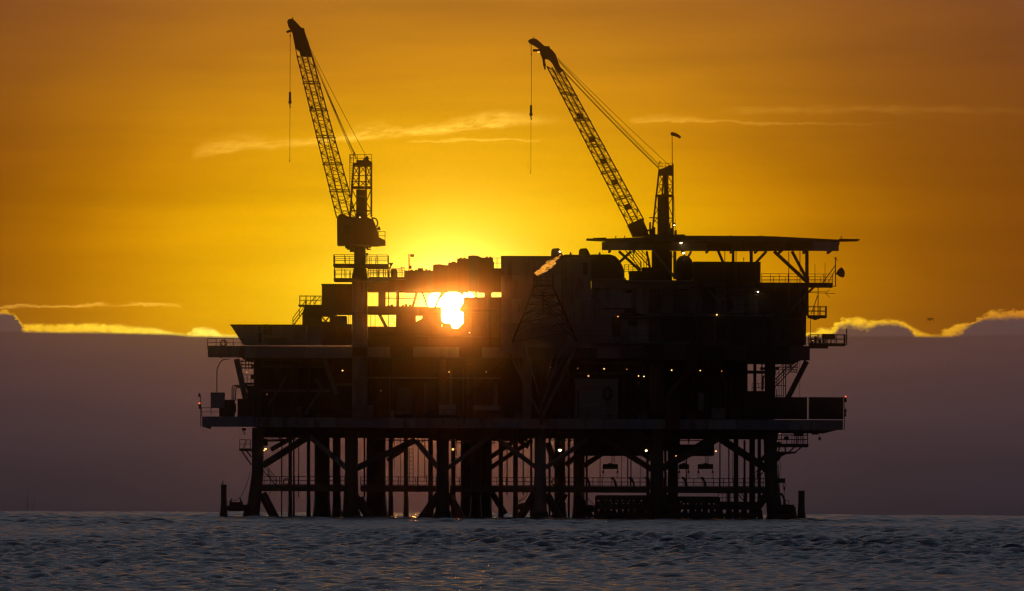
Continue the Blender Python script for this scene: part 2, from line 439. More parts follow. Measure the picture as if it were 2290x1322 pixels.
# ================================================================ sea
def build_water():
    far_d = 2200.0
    d = [46.0]
    ratio = lambda q: float(np.interp(math.log(q), [math.log(70), math.log(160), math.log(420), math.log(800), math.log(2200)], [0.0014, 0.00115, 0.0012, 0.0018, 0.0042]))
    while d[-1] < far_d:
        d.append(d[-1] * (1 + ratio(d[-1])))
    d = np.array(d)
    # columns: even across the middle, then ever wider towards both sides
    half = [0.15 * k / 200 for k in range(201)]
    st = half[1]
    for k in range(55):
        st *= 1.075
        half.append(half[-1] + st)
    half = np.array(half)
    ang = np.concatenate([-half[:0:-1], half])
    D, A = np.meshgrid(d, ang, indexing='ij')
    X = D * A; Y = D - DIST
    col_w = np.gradient(ang)[None, :]
    n = 104
    lam = np.exp(np.linspace(math.log(0.16), math.log(20.0), n))
    th = rng.normal(math.radians(250), math.radians(50), n)
    ph = rng.uniform(0, 2 * math.pi, n)
    Z = np.zeros_like(X)
    row_sp = (d * np.array([ratio(q) for q in d]))[:, None]
    # crisp wind chop; only waves the sheet can carry at that distance are built
    lam0 = np.maximum(0.37, 4.2 * row_sp)
    calm = np.interp(np.log(d), np.log([60, 150, 420, 900, 2200]), [1.0, 0.95, 0.62, 0.42, 0.32])[:, None]
    # slow patches where the breeze roughens or calms the surface
    gust = 1 + 0.5 * np.sin(X * 0.13 + 1.3 + 0.5 * np.sin(Y * 0.017)) * np.sin(Y * 0.027 + 0.5 + X * 0.05)
    for i in range(n):
        k = 2 * math.pi / lam[i]
        w = np.clip((lam[i] / row_sp - 2.4) / 1.4, 0, 1)
        s_ = w * calm * (0.098 * np.exp(-((math.log(lam[i]) - np.log(lam0)) / 0.75) ** 2) + 0.004)
        s_[s_ < 1e-4] = 0
        rows = np.nonzero(s_[:, 0] > 0)[0]
        if len(rows) == 0: continue
        r0, r1 = rows[0], rows[-1] + 1
        p = k * (X[r0:r1] * math.cos(th[i]) + Y[r0:r1] * math.sin(th[i])) + ph[i]
        Z[r0:r1] += (s_[r0:r1] / k) * (np.sin(p) + 0.2 * np.sin(2 * p + 0.6)) * (gust[r0:r1] if lam[i] < 4 else 1.0) * np.clip((lam[i] / (col_w * d[r0:r1, None]) - 1.6) / 1.4, 0, 1)
    # ease the sheet flat towards the horizon
    Z *= np.clip(1.6 - D / 1700.0, 0.5, 1)
    nr, nc = X.shape
    co = np.stack([X, Y, Z], -1).reshape(-1, 3)
    idx = np.arange(nr * nc).reshape(nr, nc)
    q = np.stack([idx[:-1, :-1], idx[:-1, 1:], idx[1:, 1:], idx[1:, :-1]], -1).reshape(-1, 4)
    # calm sheet all the way round, just below the troughs
    m = 72
    ring = []
    for rr in (0.0, 300.0, 1200.0, far_d):
        for k in range(m):
            a = 2 * math.pi * k / m
            ring.append((rr * math.sin(a), -DIST + rr * math.cos(a), -0.55))
    base = len(co)
    co = np.concatenate([co, np.array(ring)])
    rq = [(base + j * m + k, base + (j + 1) * m + k, base + (j + 1) * m + (k + 1) % m, base + j * m + (k + 1) % m) for j in range(3) for k in range(m)]
    q = np.concatenate([q, np.array(rq)])
    me = bpy.data.meshes.new('water')
    me.vertices.add(len(co)); me.vertices.foreach_set('co', co.astype(np.float32).ravel())
    me.loops.add(q.size); me.loops.foreach_set('vertex_index', q.astype(np.int32).ravel())
    me.polygons.add(len(q)); me.polygons.foreach_set('loop_start', np.arange(0, q.size, 4, dtype=np.int32))
    me.polygons.foreach_set('use_smooth', np.ones(len(q), dtype=bool))
    me.update(calc_edges=True); me.validate()
    mat = bpy.data.materials.new('sea_water'); mat.use_nodes = True
    t = mat.node_tree; t.nodes.clear(); N = NT(t)
    pos = N.n('ShaderNodeNewGeometry').outputs['Position']
    n0 = N.noise(pos, 13.0, 3, 0.6)
    n1 = N.noise(pos, 2.6, 6, 0.68)
    n2 = N.noise(pos, 0.5, 4, 0.6)
    prev = None
    for h, dist in ((n0, 0.03), (n1, 0.13), (n2, 0.18)):
        b2 = N.n('ShaderNodeBump'); b2.inputs['Strength'].default_value = 1.0; b2.inputs['Distance'].default_value = dist
        t.links.new(h, b2.inputs['Height'])
        if prev: t.links.new(prev.outputs[0], b2.inputs['Normal'])
        prev = b2
    p = N.n('ShaderNodeBsdfPrincipled')
    p.inputs['Base Color'].default_value = (0.011, 0.021, 0.048, 1)
    p.inputs['Roughness'].default_value = 0.16
    p.inputs['IOR'].default_value = 1.333
    t.links.new(b2.outputs[0], p.inputs['Normal'])
    o = N.n('ShaderNodeOutputMaterial'); t.links.new(p.outputs[0], o.inputs[0])
    me.materials.append(mat)
    w = link('water', me, Matrix.Identity(4))
    w['kind'] = 'structure'; w['label'] = 'dark blue grey sea rippled with small waves'
build_water()

# ================================================================ jacket: legs, braces, conductors
def build_jacket():
    t = thing('platform_jacket', 'tubular steel jacket of legs and braces standing in the sea under the platform', 'jacket', PX(1145, 1165, 16))
    # front row: top, knuckle, waterline (photograph measurements), width in pixels
    front = [(577, 957, 576, 1060, 562, 1176, 27, 34, 'dark_steel'), (786, 957, 786, 1055, 784, 1176, 30, 40, 'dark_steel'), (990, 957, 990, 1055, 990, 1176, 28, 36, 'dark_steel'),
             (1208, 957, 1208, 1055, 1207, 1176, 26, 36, 'grey_steel'), (1469, 960, 1469, 1055, 1471, 1180, 30, 38, 'dark_steel'), (1722, 962, 1724, 1060, 1736, 1182, 30, 40, 'dark_steel')]
    for a, b, c, d, e, f, w0, w1, m in front:
        p0, p1, p2 = PX(a, b, 3), PX(c, d, 3), PX(e, f, 3)
        p2 = p2 + (p2 - p1) * 0.25
        V, F = tube_geo([p0, p1, p1.lerp(p2, 0.5), p2], [w0 * MPP / 2, w0 * MPP / 2 * 0.98, (w0 + w1) * MPP / 4, w1 * MPP / 2], 14)
        lg = mesh('leg', t, V, F, m, True)
        # marine growth collar at the waterline
        g = PX(e, f - 14, 3)
        prof = [(w1 * MPP / 2 * s, z) for s, z in ((1.02, 0.9), (1.12, 0.5), (1.2, 0.1), (1.16, -0.4), (1.1, -1.2))]
        lathe('marine_growth', lg, Matrix.Translation((g.x, 3, 0.0)), prof, 'wet_pile', 14)
    back = [(612, 30), (705, 30), (800, 30), (890, 30), (1000, 30), (1190, 30), (1432, 30), (1658, 30)]
    for u, wpx in [(622, 0)]:
        pass
    # second and third rows and the conductors: centre, width, depth
    cols = [(720, 34, 18, 'rusty_steel', 'leg'), (753, 18, 20, 'rusty_steel', 'conductor'), (841, 44, 18, 'rusty_steel', 'leg'), (874, 10, 12, 'rusty_steel', 'conductor'), (908, 10, 10, 'rusty_steel', 'conductor'),
            (963, 11, 12, 'rusty_steel', 'conductor'), (1014, 10, 14, 'rusty_steel', 'conductor'), (1042, 24, 20, 'rusty_steel', 'conductor'), (1064, 22, 16, 'rusty_steel', 'conductor'), (1086, 24, 20, 'rusty_steel', 'conductor'),
            (1120, 10, 12, 'rusty_steel', 'conductor'), (1153, 11, 10, 'rusty_steel', 'conductor'), (1252, 25, 20, 'rusty_steel', 'leg'), (1295, 26, 20, 'rusty_steel', 'leg'),
            (1505, 24, 20, 'dark_steel', 'leg'), (649, 8, 8, 'dark_steel', 'conductor'), (690, 8, 8, 'dark_steel', 'conductor'), (1646, 11, 12, 'black_steel', 'conductor'), (1682, 13, 12, 'black_steel', 'conductor'),
            (776, 9, 24, 'rusty_steel', 'conductor'), (1188, 5, 12, 'rusty_steel', 'conductor'), (657, 4, 22, 'dark_steel', 'conductor')]
    for u, w, y, m, nm in cols:
        a, b = PX(u, 956, y), PX(u, 1170, y)
        b.z = -3.0
        c = bar(nm, t, a, b, w * MPP / 2, m, 'cyl12')
        r = w * MPP / 2
        lathe('splash_sleeve', c, Matrix.Translation((b.x, y, 0)), [(r * 1.03, 2.6), (r * 1.18, 1.0), (r * 1.35, 0.2), (r * 1.3, -0.6)], 'wet_pile', 12)
    # braces: from, to, depth from, depth to, width
    br = [(588, 1041, 692, 975, 3, 3, 13, 'dark_steel'), (606, 1006, 685, 960, 18, 18, 9, 'dark_steel'), (692, 976, 776, 1048, 3, 3, 10, 'white_steel'), (796, 1048, 930, 984, 3, 3, 12, 'dark_steel'), (866, 1030, 905, 1004, 16, 16, 8, 'dark_steel'),
          (930, 986, 980, 1046, 3, 3, 10, 'grey_steel'), (1000, 1048, 1100, 974, 3, 3, 8, 'grey_steel'), (1098, 1022, 1166, 976, 18, 18, 9, 'rusty_steel'), (1098, 1046, 1190, 984, 18, 18, 9, 'rusty_steel'), (1116, 984, 1200, 1046, 3, 3, 9, 'grey_steel'), (1160, 985, 1182, 1000, 18, 18, 9, 'rusty_steel'),
          (1220, 1046, 1315, 982, 3, 3, 9, 'grey_steel'), (1224, 990, 1245, 1045, 18, 18, 12, 'rusty_steel'), (1265, 1040, 1290, 1020, 18, 18, 10, 'rusty_steel'), (1345, 980, 1458, 1050, 3, 3, 11, 'rusty_steel'), (1306, 1042, 1390, 985, 18, 18, 10, 'rusty_steel'), (1390, 985, 1460, 1030, 18, 18, 9, 'rusty_steel'),
          (1478, 1048, 1606, 980, 3, 3, 14, 'dark_steel'), (1506, 1030, 1590, 978, 18, 18, 9, 'dark_steel'), (1606, 978, 1716, 1050, 3, 3, 14, 'black_steel'), (1690, 1040, 1745, 990, 18, 18, 8, 'black_steel'),
          (586, 1104, 622, 1172, 3, 3, 17, 'wet_pile'), (985, 1102, 934, 1172, 3, 3, 16, 'wet_pile'), (806, 1112, 822, 1150, 18, 18, 12, 'wet_pile'), (790, 1104, 840, 1180, 3, 3, 15, 'wet_pile'), (1002, 1104, 1040, 1172, 3, 3, 15, 'wet_pile'), (1100, 1102, 1130, 1150, 18, 18, 12, 'wet_pile'),
          (1196, 1104, 1150, 1180, 3, 3, 15, 'wet_pile'), (1222, 1104, 1262, 1180, 3, 3, 15, 'wet_pile'), (1290, 1100, 1330, 1172, 18, 18, 13, 'wet_pile'), (1460, 1104, 1415, 1176, 3, 3, 13, 'wet_pile'), (1715, 1106, 1660, 1180, 3, 3, 15, 'wet_pile'), (1482, 1104, 1530, 1178, 3, 3, 13, 'wet_pile'),
          (1265, 1105, 1235, 1160, 18, 18, 10, 'wet_pile'), (1500, 1105, 1470, 1160, 18, 18, 10, 'wet_pile')]
    for a, b, c, d, y0, y1, w, m in br:
        pbar('brace', t, a, b, c, d, y0, y1, w * 1.2, m, 'cyl12')
    # horizontal framing under the cellar deck
    for (u0, v0, u1, v1, y) in [(590, 968, 1740, 979, 6), (590, 963, 1740, 973, 22)]:
        for k in range(12):
            a = u0 + (u1 - u0) * k / 12; b = u0 + (u1 - u0) * (k + 1) / 12
            pbox('deck_beam', t, a, v0 + k * 0.35, b - 0.5, v1 + k * 0.35, y, y + 0.5, 'dark_steel')
    for u in (610, 662, 700, 742, 795, 850, 903, 950, 1003, 1060, 1120, 1170, 1235, 1300, 1372, 1430, 1490, 1545, 1580, 1625, 1660, 1715):
        w = 5 + (u * 7 % 9)
        z = (u - 1145) * 0.0044
        pbox('hanger', t, u, 952 + z, u + w, 972 + z, 8 + (u % 5), 8.6 + (u % 5), 'dark_steel')
    pbox('soffit_girder', t, 965, 958, 1180, 986, 14, 15, 'rusty_steel')
    pbox('soffit_girder', t, 702, 958, 905, 976, 15, 16, 'rusty_steel')
    pbox('soffit_girder', t, 1295, 958, 1455, 1018, 14, 24, 'black_steel')
    pbox('soffit_girder', t, 1225, 958, 1300, 977, 14, 15, 'rusty_steel')
    pbox('soffit_girder', t, 1500, 994, 1597, 1019, 15, 22, 'black_steel')
    pbox('soffit_girder', t, 1480, 960, 1521, 1008, 17, 20, 'black_steel')
    # riser pipes and thin lines
    for u, v0, v1, y, w in [(915, 985, 1095, 24, 1.6), (924, 1000, 1095, 24, 1.6), (896, 980, 1095, 26, 1.5), (1021, 975, 1040, 26, 2), (1404, 1018, 1088, 22, 3), (1411, 1018, 1088, 23, 3), (1432, 1018, 1090, 12, 1.2), (1390, 1020, 1088, 26, 1.2), (1664, 980, 1088, 12, 1.5), (1638, 1010, 1080, 10, 1.0), (882, 985, 1050, 26, 1.2), (1106, 980, 1000, 26, 1.2)]:
        pbar('riser', t, u, v0, u, v1, y, y, w, 'dark_steel', 'cyl6')
    for u, v0, v1, y, w in [(630, 960, 1160, 27, 3), (668, 962, 1100, 25, 2.4), (735, 975, 1160, 27, 5), (815, 965, 1100, 26, 4), (858, 975, 1160, 25, 6), (935, 975, 1090, 27, 2.2), (950, 965, 1060, 24, 2), (1000, 975, 1160, 27, 6), (1035, 975, 1160, 25, 8), (1098, 975, 1160, 27, 4), (1134, 975, 1095, 26, 3), (1170, 975, 1095, 27, 3), (1229, 975, 1160, 26, 5), (1272, 965, 1160, 25, 5), (1312, 1018, 1160, 27, 5),
                           (1342, 1018, 1090, 26, 2), (1448, 1018, 1160, 25, 6), (1488, 1000, 1160, 26, 6), (1535, 1018, 1090, 27, 3), (1610, 985, 1090, 27, 3), (1630, 975, 1160, 26, 3), (1665, 985, 1160, 27, 5), (1698, 975, 1160, 25, 8)]:
        pbar('riser', t, u, v0, u, v1 + 12, y, y, w, 'rusty_steel', 'cyl8')
    for v in range(986, 1090, 9):
        pbar('ladder_rung', t, 915, v, 924, v, 24, 24, 1.4, 'dark_steel', 'cyl6')
    tube('pipe_run', t, [PX(598, 986, 8), PX(604, 986, 8), PX(622, 985.5, 8), PX(646, 986, 8)], 0.1, 'dark_steel')
    return t
build_jacket()

def build_walkway():
    t = thing('boat_deck_walkway', 'long low walkway with guard rail between the jacket legs above the waves', 'walkway', PX(1145, 1092, 10))
    spans = [(583, 770), (806, 975), (1006, 1195), (1221, 1453), (1486, 1730)]
    for a, b in spans:
        um = (a + b) / 2; dz = (um - 1145) * 0.0044
        pbox('girder', t, a, 1087 + dz, b, 1101 + dz, 2.6, 3.4, 'dark_steel')
        pbox('girder', t, a + 8, 1087 + dz, b - 8, 1098 + dz, 11.0, 11.8, 'dark_steel')
        z = PX(um, 1086 + dz, 3).z
        p, q = PX(a, 1086, 3), PX(b, 1086, 3)
        n = max(3, int((q.x - p.x) / 1.4))
        for k in range(n):
            x0 = p.x + (q.x - p.x) * k / n; x1 = p.x + (q.x - p.x) * (k + 1) / n
            box('grating_panel', t, x0 + .015, x1 - .015, 2.6, 4.4, z - 0.02, z + 0.05, 'dark_steel')
        railing(t, [Vector((p.x, 4.3, z)), Vector((q.x, 4.3, z))], 0.92, 1.1, 'dark_steel', 0.035)
        railing(t, [Vector((p.x + .4, 2.7, z)), Vector((q.x - .4, 2.7, z))], 0.92, 1.9, 'dark_steel', 0.03)
    return t
build_walkway()

# ================================================================ decks
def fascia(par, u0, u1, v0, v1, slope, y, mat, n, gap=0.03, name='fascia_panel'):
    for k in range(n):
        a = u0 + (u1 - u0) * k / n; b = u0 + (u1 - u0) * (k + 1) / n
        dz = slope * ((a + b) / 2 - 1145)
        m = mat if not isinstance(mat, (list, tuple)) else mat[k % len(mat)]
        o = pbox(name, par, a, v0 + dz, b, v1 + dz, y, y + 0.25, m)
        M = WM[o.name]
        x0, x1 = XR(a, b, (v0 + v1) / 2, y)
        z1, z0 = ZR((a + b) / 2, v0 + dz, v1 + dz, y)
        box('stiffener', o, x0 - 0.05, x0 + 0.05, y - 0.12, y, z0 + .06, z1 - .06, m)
SL = 0.0050
def build_cellar_deck():
    t = thing('cellar_deck', 'lower deck of the platform with pale grey edge girder', 'deck', PX(1168, 958, 16))
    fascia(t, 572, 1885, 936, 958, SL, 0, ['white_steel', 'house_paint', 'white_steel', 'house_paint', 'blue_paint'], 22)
    for k in range(6):
        a = 452 + k * 19.5
        pbox('fascia_panel', t, a, 931.5, a + 19.2, 954.5, -1.0, -0.75, 'blue_paint')
    pbox('end_girder', t, 452, 931.5, 453.5, 954.5, -0.70, 16, 'grey_steel')
    # plate deck in strips
    x0, x1 = PX(456, 940, 0).x, PX(1884, 940, 0).x
    z = PX(1145, 937, 0).z
    for k in range(18):
        a = x0 + (x1 - x0) * k / 18; b = x0 + (x1 - x0) * (k + 1) / 18
        box('deck_plate', t, a, b - 0.01, 0.3, 33, z - 0.10 - (0.0), z, 'dark_steel')
    for k in range(14):
        yy = 1.2 + k * 2.4
        box('floor_beam', t, x0 + 5.5, x1 - 0.2, yy, yy + 0.25, z - 1.0, z - 0.12, 'dark_steel')
    for u in (541, 1530, 1598, 1700, 1800):
        pbox('drain_box', t, u, 957, u + 9, 963, 4, 4.5, 'dark_steel')
    pbox('drain_box', t, 1816, 964, 1829, 971, 4, 4.5, 'dark_steel')
    # guard rails
    zl = PX(470, 931, -0.5).z
    railing(t, [(PX(451, 931, 5).x, 5, zl), (PX(451, 931, -0.8).x, -0.8, zl), (PX(493, 931, -0.8).x, -0.8, zl)], 0.95, 1.1, 'dark_steel', 0.028)
    railing(t, [(PX(585, 937, .5).x, .5, z), (PX(1600, 937, .5).x, .5, z)], 1.0, 1.6, 'dark_steel', 0.022)
    return t
build_cellar_deck()

def build_main_deck():
    t = thing('main_deck', 'middle deck with wide pale edge girder and raked end braces', 'deck', PX(1140, 805, 16))
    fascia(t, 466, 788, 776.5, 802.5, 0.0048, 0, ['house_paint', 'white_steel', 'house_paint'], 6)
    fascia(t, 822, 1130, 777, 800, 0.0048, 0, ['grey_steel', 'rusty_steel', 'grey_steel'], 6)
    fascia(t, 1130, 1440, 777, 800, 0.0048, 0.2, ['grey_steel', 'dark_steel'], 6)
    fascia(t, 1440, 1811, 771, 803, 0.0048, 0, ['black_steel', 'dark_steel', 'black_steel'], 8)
    x0, x1 = PX(468, 780, 0).x, PX(1808, 780, 0).x
    z = PX(1145, 778, 0).z
    for k in range(18):
        a = x0 + (x1 - x0) * k / 18; b = x0 + (x1 - x0) * (k + 1) / 18
        box('deck_plate', t, a, b - 0.01, 0.3, 30, z - 0.12, z, 'dark_steel')
    for k in range(10):
        yy = 1.5 + k * 2.9
        box('floor_beam', t, x0 + 3, x1 - 0.2, yy, yy + 0.3, z - 0.95, z - 0.14, 'dark_steel')
    # columns between the decks
    for u, y, w, m in [(576, 3, 18, 'dark_steel'), (735, 3, 0, None), (990, 3, 20, 'rusty_steel'), (1178, 3, 22, 'house_paint'), (1469, 3, 30, 'rusty_steel'), (1722, 3, 24, 'black_steel'),
                       (600, 26, 20, 'dark_steel'), (830, 26, 20, 'dark_steel'), (1110, 26, 20, 'dark_steel'), (1400, 26, 20, 'dark_steel'), (1655, 26, 20, 'dark_steel')]:
        if m: bar('column', t, PX(u, 802, y), PX(u, 938, y), w * MPP / 2, m, 'cyl12')
    # raked braces between the decks
    for a, b, c, d, y, w, m in [(529, 803, 549, 892, 2, 13, 'house_paint'), (724, 800, 752, 882, 2, 12, 'grey_steel'), (638, 846, 600, 908, 4, 6, 'grey_steel'), (716, 874, 682, 926, 4, 6, 'grey_steel'), (705, 846, 722, 873, 4, 5, 'grey_steel'),
                                (1804, 808, 1762, 890, 2, 12, 'black_steel'), (1560, 800, 1490, 890, 4, 12, 'rusty_steel'), (1540, 806, 1490, 872, 8, 8, 'rusty_steel'), (1110, 812, 1040, 896, 8, 8, 'rusty_steel'), (858, 850, 830, 900, 8, 6, 'rusty_steel')]:
        pbar('brace', t, a, b, c, d, y, y, w, m, 'cyl12')
    # intermediate rails and service beams in the open bays
    for u0, u1, v, w, y in [(562, 735, 822, 5, 3), (578, 738, 876, 6, 3), (752, 787, 862, 7, 3), (822, 1120, 846, 4, 5), (1284, 1440, 834, 3, 4), (1672, 1735, 830, 7, 6), (1700, 1742, 822, 6, 14)]:
        pbar('service_beam', t, u0, v + (u0 - 1145) * .0044, u1, v + (u1 - 1145) * .0044, y, y, w, 'grey_steel', 'box')
    for u in (587, 629, 670, 703):
        pbar('hanger', t, u, 803, u, 822, 3, 3, 2.4, 'grey_steel', 'cyl6')
    # cable trays glimpsed under the overhanging end
    for v, a, b in ((808, 533, 568), (816, 535, 572), (823, 540, 575)):
        pbar('cable_tray', t, a, v, b, v, 8, 8, 2.6, 'dark_steel', 'box')
    for u in (541, 549, 556, 563):
        pbar('tray_hanger', t, u, 803, u, 826, 8, 8, 2, 'dark_steel', 'cyl6')
    zt = PX(500, 775.5, 0).z
    railing(t, [(PX(464, 775, 8).x, 8, zt), (PX(464, 775, 0).x, 0.1, zt), (PX(541, 775, 0).x, 0.1, zt)], 0.92, 1.0, 'dark_steel', 0.028)
    return t
build_main_deck()

def build_bulkhead():
    """plated inner walls between cellar and main deck, in panels"""
    t = thing('process_bulkhead', 'dark plated wall set back between the two lower decks', 'bulkhead', PX(1120, 938, 14))
    n = 26
    for k in range(n):
        a = 585 + (1664 - 585) * k / n; b = 585 + (1664 - 585) * (k + 1) / n
        dz = ((a + b) / 2 - 1145) * 0.0046
        y = 13 + (k % 2) * 0.35 + (k * 37 % 5) * 0.02
        pbox('wall_panel', t, a - .6, 796 + dz, b, 938 + dz, y, y + 0.3, ('rusty_steel', 'dark_steel', 'black_steel', 'rusty_steel')[k * 5 % 4])
    return t
build_bulkhead()

def vessel(label, u, v0, v1, y, wpx, mat):
    t = thing('process_vessel', label, 'vessel', PX(u, v1, y), 'process vessels between the decks')
    a, b = PX(u, v1, y), PX(u, v0, y)
    r = wpx * MPP / 2; h = b.z - a.z
    sh = lathe('shell', t, Matrix.Translation(a), [(r * .9, 0.25), (r, 0.45), (r, h - 0.5), (r * .85, h - 0.22), (r * .5, h - 0.06), (0.06, h)], mat, 16)
    lathe('skirt', t, Matrix.Translation(a), [(r * .88, 0), (r * .88, 0.3)], 'dark_steel', 16)
    bar('nozzle', t, b, b + Vector((0, 0, 0.35)), 0.09, 'dark_steel')
    return t
vessel('narrow pale vertical vessel behind the small white cabinet', 952, 856, 930, 8, 9, 'house_paint')
vessel('wide dim vertical vessel between the pedestal and the pipe bank', 907, 864, 932, 10, 44, 'grey_steel')
vessel('slim upright vessel beside the pale column of the flare bracket', 1107, 852, 916, 9, 14, 'house_paint')
vessel('tall dark vessel under the work lamps of the black girder', 1437, 850, 938, 10, 26, 'dark_steel')

def pipe_bank():
    t = thing('pipe_bank', 'bank of vertical pipes standing against the dark inner wall', 'pipework', PX(1000, 935, 10))
    for u, w in ((975, 4), (984, 6), (996, 5), (1008, 8), (1027, 4), (1036, 4), (1046, 3), (1062, 3), (1075, 3), (885, 3), (872, 3)):
        pbar('pipe', t, u, 826 + (u % 7) * 3, u, 936, 10, 10, w, ('grey_steel', 'rusty_steel')[u % 2], 'cyl8')
    pbar('header', t, 868, 850, 1085, 850.5, 10.5, 10.5, 5, 'rusty_steel', 'cyl8')
    pbar('header', t, 960, 838, 1085, 838, 10.8, 10.8, 4, 'rusty_steel', 'cyl8')
    t2 = thing('pipe_bank', 'cluster of thin dark risers near the black edge girder', 'pipework', PX(1560, 940, 8))
    for u, w in ((1440, 4), (1455, 5), (1536, 4), (1548, 4), (1580, 5), (1592, 4), (1601, 3), (1620, 6), (1634, 4)):
        pbar('pipe', t2, u, 812 + (u % 5) * 5, u, 942, 9, 9, w, ('dark_steel', 'rusty_steel')[u % 2], 'cyl8')
    pbar('header', t2, 1436, 846, 1640, 847, 9.4, 9.4, 5, 'dark_steel', 'cyl8')
pipe_bank()

# cabins and boxes standing on the cellar deck
def cabinet(name, label, cat, u0, v0, u1, v1, y0, y1, mat, doors=0, group=None, ribs=0):
    t = thing(name, label, cat, PX((u0 + u1) / 2, v1, y0), group)
    b = pbox('body', t, u0, v0, u1, v1, y0, y1, mat)
    w = (u1 - u0)
    if doors:
        for k in range(doors):
            a = u0 + w * (k + 0.14) / doors; c = u0 + w * (k + 0.86) / doors
            d = pbox('door', t, a, v0 + (v1 - v0) * 0.12, c, v1 - (v1 - v0) * 0.08, y0 - 0.05, y0 - 0.002, mat)
            hx = PX(c - w / doors * 0.12, (v0 + v1) / 2, y0)
            box('handle', d, hx.x - 0.03, hx.x + 0.03, y0 - 0.12, y0 - 0.052, hx.z - 0.1, hx.z + 0.1, 'dark_steel')
    for k in range(ribs):
        a = u0 + w * (k + 0.5) / ribs
        pbox('rib', t, a - 0.9, v0 + 1.5, a + 0.9, v1 - 1.5, y0 - 0.06, y0 - 0.002, mat)
    pbox('top_rim', t, u0 - 0.8, v0 - 1.2, u1 + 0.8, v0, y0 - 0.06, y1 + 0.05, mat)
    return t
cabinet('switch_cabinet', 'small square white cabinet on the pale edge girder', 'cabinet', 982, 906, 1020, 928, 1.0, 2.4, 'white_steel', 1)
cabinet('storage_locker', 'long low white locker top above the pale edge girder', 'locker', 1058, 908, 1119, 918, 1.0, 2.2, 'white_steel')
cabinet('storage_locker', 'squat grey locker at the foot of the thick crane pedestal', 'locker', 804, 908, 834, 934, -0.6, 0.8, 'house_paint', 2)
c_ = cabinet('control_cabin', 'pale cabin with roller door under the main deck beside a dark dial', 'cabin', 1286, 848, 1382, 936, 3.2, 8, 'house_paint')
d_ = pbox('roller_door', c_, 1297, 873, 1346, 910, 3.12, 3.19, 'white_steel')
for k in range(7):
    pbox('slat', d_, 1298, 874.5 + k * 5, 1345, 878.6 + k * 5, 3.07, 3.118, 'white_steel')
pbox('frame', c_, 1291, 873, 1295, 934, 3.1, 3.18, 'dark_steel')
pbox('panel', c_, 1299, 913, 1322, 930, 3.13, 3.19, 'house_paint')
pbox('panel', c_, 1325, 913, 1366, 930, 3.13, 3.19, 'house_paint')
tube('hose_coil', c_, [PX(1359 + 9 * math.cos(a), 880 + 13 * math.sin(a), 3.0) for a in np.linspace(0, 6.1, 18)], 0.12, 'black_steel')
cabinet('generator_box', 'grey blue box at the end of the lower deck under a bent vent pipe', 'cabinet', 471, 879, 501, 912, -0.4, 1.4, 'blue_paint', 1)
pump = thing('pump_skid', 'dark pump skid below the grey blue box', 'pump skid', PX(508, 931, 0.3))
pbox('casing', pump, 490, 912, 523, 931, 0.0, 2.2, 'black_steel')
pbox('motor', pump, 498, 894, 524, 911.8, 0.4, 2.0, 'black_steel')
pbox('flange', pump, 523.2, 903, 527, 923, 0.6, 1.6, 'black_steel')
vp = thing('vent_pipe', 'tall thin vent pipe bending over from the grey blue box', 'pipe', PX(485, 878, 0.4))
tube('pipe', vp, [PX(485, 879, .4), PX(485, 830, .4), PX(486, 823, .4), PX(489, 817, .4), PX(494, 808, .4), PX(500, 804, .4), PX(512, 802.5, .4)], 0.055, 'grey_steel')
gp = thing('gooseneck_pipes', 'three small hooked pipes rising behind the pump skid', 'pipework', PX(524, 893, 3))
for k in range(3):
    u = 519 + 4 * k; v = 862 + 2.5 * k
    tube('pipe', gp, [PX(u, 896, 3), PX(u, v + 6, 3), PX(u + 1, v + 2, 3), PX(u + 4, v, 3), PX(541, v, 3)], 0.06, 'black_steel')
cabinet('stores_container', 'rust brown container between the pump skid and the jacket corner', 'container', 531, 893, 565, 954, -0.4, 2.2, 'rusty_steel', 0, None, 5)
for i, (a, b, lab) in enumerate([(1735, 1805, 'black ribbed container nearest the raked end brace on the lower deck'), (1811, 1886, 'black ribbed container at the outer end of the lower deck beside a mast')]):
    cabinet('cargo_container', lab, 'container', a, 889.5, b, 937, 0.4, 2.9, 'black_steel', 0, 'cargo containers on the lower deck', 9)
cabinet('equipment_house', 'black equipment block beside the open stair on the lower deck', 'cabinet', 1664, 876, 1732, 938, 4, 10, 'black_steel', 3)
cabinet('storage_locker', 'rusty square locker at the foot of the thick brown column', 'locker', 1488, 894, 1521, 958, -0.6, 1.2, 'rusty_steel', 1)
cabinet('valve_cabinet', 'faint violet tall cabinet behind the rusty locker', 'cabinet', 1562, 880, 1574, 918, 3, 4, 'house_paint')
cabinet('valve_cabinet', 'faint violet tapered chest on the lower deck edge', 'cabinet', 1592, 914, 1621, 936, 1, 2.2, 'house_paint')

# navigation lamps on the lower corners
def nav_mast(label, u, v0, v1, lamps):
    t = thing('navigation_mast', label, 'mast', PX(u, v1, -0.9))
    pbar('pole', t, u, v1, u, v0, -0.9, -0.9, 1.8, 'black_steel', 'cyl8')
    for du, v, m in lamps:
        a = PX(u + du, v, -0.9)
        lathe('lamp_housing', t, Matrix.Translation(a + Vector((0, 0, -0.22))), [(.07, -.12), (.13, -.06), (.14, .1), (.07, .14)], 'black_steel', 10)
        lathe('lens', t, Matrix.Translation(a), [(.08, -.08), (.11, 0), (.08, .08)], m, 10)
        bar('bracket', t, a - Vector((0, 0, .2)), PX(u, v + 4, -0.9), 0.03, 'black_steel', 'cyl6')
nav_mast('slim mast with a red lamp at the blue end of the lower deck', 449, 886, 954, [(-3, 881, 'glass_dark'), (-3, 902, 'lamp_red'), (-2, 908, 'glass_dark')])
nav_mast('slim mast with a red lamp beside the outermost black container', 1888, 885, 962, [(3, 887, 'lamp_red'), (3, 893, 'glass_dark'), (3, 916, 'glass_dark'), (2, 925, 'glass_dark')])

